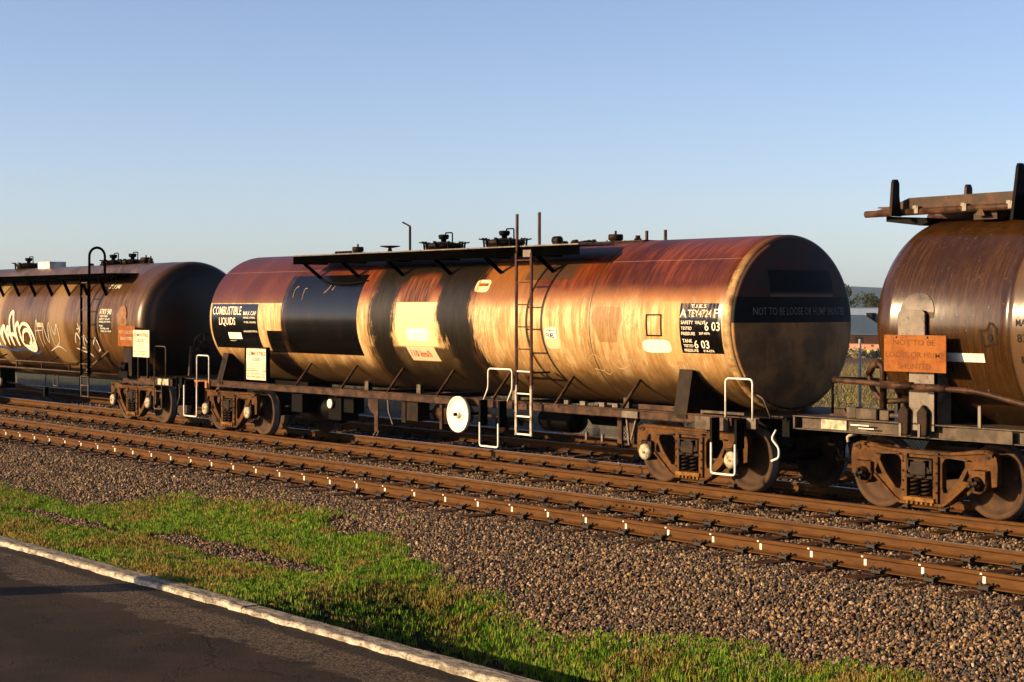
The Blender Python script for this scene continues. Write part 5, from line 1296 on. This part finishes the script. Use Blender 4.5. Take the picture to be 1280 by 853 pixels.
# brick and blue-grey metal shed
ms = Mt('blue_grey_corrugated_steel', .5); p = ms.pos(); ss_ = ms.sep(p)
ms_col = ms.mix(ms.noise(p, .6, 3, .5), (.10, .15, .27), (.13, .19, .31)); ms.out(ms_col)
mroof = Mt('slate_blue_metal_roof', .45); mroof.out(mroof.mix(mroof.noise(mroof.pos(), .8, 3, .5), (.045, .075, .13), (.06, .095, .16)))
mbr = Mt('dark_red_brick', .9); nb = mbr.node('ShaderNodeTexBrick'); nb.inputs['Scale'].default_value = 4; nb.inputs['Color1'].default_value = (.020, .0055, .0035, 1); nb.inputs['Color2'].default_value = (.014, .004, .003, 1); nb.inputs['Mortar'].default_value = (.022, .010, .007, 1)
mbr.put(nb.inputs['Vector'], mbr.pos()); mbr.out(X(mbr, nb.outputs[0]))
by = 215; sh = empty('metal_shed', (-188, by, -3.66)); tag(sh, 'low industrial shed with blue grey metal cladding over dark brick behind the field', 'shed')
zb = -3.7
obj('wall', MB().box(-215, -166, by+1, by+14, zb, 2.2), ms.m, sh)
obj('brick_wall', MB().box(-212, -168, by-3, by-2.7, zb, -1.95), mbr.m, sh)
rf = MB().add([(-212, by-3.4, -1.85), (-178, by-3.4, -1.85), (-186.3, by-.5, 1.1), (-212, by-.5, 1.1), (-212, by-3.4, -2.0), (-178, by-3.4, -2.0), (-186.3, by-.5, .95), (-212, by-.5, .95)], [(0,1,2,3), (4,7,6,5), (0,4,5,1), (1,5,6,2), (2,6,7,3), (3,7,4,0)])
roof_ = obj('roof', rf, mroof.m, sh)
obj('roof_unit', MB().box(-186.5, -185.3, by+.1, by+.9, .0, 1.42), M['dark'], sh)
obj('roof_trim', MB().box(-215.2, -165.8, by+.8, by+14.2, 2.2, 2.32), mroof.m, sh)
for xx in range(-210, -168, 6): obj('window', MB().box(xx, xx+1.6, by-3.06, by-3.0, -3.2, -2.3), M['dark'], sh)
lp = empty('street_lamp', (-160.5, 180, gfar(-160.5, 180))); tag(lp, 'thin grey lamp post standing before the blue shed in the gap between wagons', 'street lamp')
zl = gfar(-160.5, 180)
obj('post', MB().tube([(-160.5, 180, zl), (-160.5, 180, .75)], .07, 6), galv, lp); obj('lamp_head', MB().box(-160.6, -159.7, 179.9, 180.1, .7, .82), galv, lp)
lp = empty('street_lamp', (-87.7, 60, gfar(-87.7, 60))); tag(lp, 'dark lamp post with short bent arm rising above the middle wagon', 'street lamp')
obj('post', MB().tube([(-87.7, 60, gfar(-87.7, 60)), (-87.7, 60, 7.35)], .075, 8), M['darkbrown'], lp); obj('lamp_head', MB().bar((-87.66, 60.0, 7.36), (-88.05, 59.7, 7.62), .14, .09), M['frame'], lp)
# painted hoarding with salmon top and lime base
hb = empty('hoarding', (-100, 128, gfar(-100, 128))); tag(hb, 'low hoarding with salmon top and lime green base behind the fenced field', 'hoarding')
zg = -2.55; hy = 128
xh0, xh1 = -128, -84
k = 0; xx = xh0
while xx < xh1:
    obj('salmon_panel', MB().box(xx, xx+2.36, hy, hy+.1, -1.60, -1.04), plain('salmon_paint', (.52, .22, .13), .7) if k == 0 else bpy.data.materials['salmon_paint'], hb)
    obj('lime_panel', MB().box(xx, xx+2.36, hy-.05, hy+.05, -2.7, -1.60), plain('lime_paint', (.40, .42, .12), .7) if k == 0 else bpy.data.materials['lime_paint'], hb)
    xx += 2.4; k += 1
hl = ['small round dark green shrub against the lime hoarding', 'loose pale shrub in front of the hoarding']
for i, (xx, sc_) in enumerate([(-113.0, 1.0), (-110.6, .7), (-108.2, .9), (-117, 1.1), (-104.5, .8)]):
    g = MB(); rg2 = random.Random(i+300); zz = gfar(xx, 127)
    for _ in range(160):
        d = Vector((rg2.gauss(0, .5), rg2.gauss(0, .35), abs(rg2.gauss(0, .45))))*sc_; u = Vector((rg2.gauss(0, 1), rg2.gauss(0, 1), rg2.gauss(0, 1))).normalized()*.14; v_ = u.orthogonal()
        p = Vector((xx, 126.8, zz+.1))+d; g.add([p-u, p+v_, p+u, p-v_], [(0, 1, 2, 3)])
    tag(obj('shrub', g, MF[0] if i % 2 == 0 else MFG, loc=(xx, 126.8, zz)), ['dark green shrub on the left against the lime hoarding in the gap', 'small straw coloured shrub between two green ones before the hoarding',
        'dark green shrub before the hoarding beside the right tank', 'straw coloured shrub before the hoarding hidden behind the middle tank', 'rightmost dark green shrub of those before the hoarding'][i], 'shrub', 'shrubs in front of the hoarding')

# hills on the horizon
def m_hill():
    m = Mt('wooded_hill', .95); p = m.pos(); n = m.noise(p, .035, 6, .75)
    return m.out(m.mix(m.ss(n, .42, .58), (.012, .018, .012), (.05, .05, .035)))
vs = []; n = 160; rows = [(0, 0), (250, .55), (500, .85), (800, 1.0), (1300, .8)]
for q, (dy, hh) in enumerate(rows):
    for i in range(n+1):
        xx = -6500 + 9000*i/n
        hgt = 50 + 12*noise.noise(Vector((xx*.0011, q*.02, 3))) + 7*noise.noise(Vector((xx*.006, q*.4, 5))) + 3*noise.noise(Vector((xx*.03, q*.7, 1)))
        vs.append((xx, 2300+dy, -6+max(4, hgt)*hh if hh else -8))
tag(obj('hills', MB().add(vs, [(j*(n+1)+i, j*(n+1)+i+1, (j+1)*(n+1)+i+1, (j+1)*(n+1)+i) for j in range(len(rows)-1) for i in range(n)], True), m_hill()), kind='structure')

# another wagon of the same kind follows at the left, beyond the picture
w0 = copy_tree(w1); w0.location = w1.location + Vector((-17.2, 0, 0))
tag(w0, 'dark brown tank wagon coupled beyond the graffiti covered one at the far left end')

# ------------------------------------------------------------------ air: thin even haze that fades the far hills
hz = MB().box(-7200, 3200, -1100, 5400, -40, 120)
ho = obj('haze', hz, None); ho.data.materials.clear()
mh = bpy.data.materials.new('thin_haze'); mh.use_nodes = True; mh.node_tree.nodes.clear()
pv = mh.node_tree.nodes.new('ShaderNodeVolumePrincipled'); pv.inputs['Color'].default_value = (.42, .66, 1.0, 1); pv.inputs['Density'].default_value = HAZE
om = mh.node_tree.nodes.new('ShaderNodeOutputMaterial'); mh.node_tree.links.new(pv.outputs[0], om.inputs['Volume'])
ho.data.materials.append(mh); tag(ho, kind='stuff')
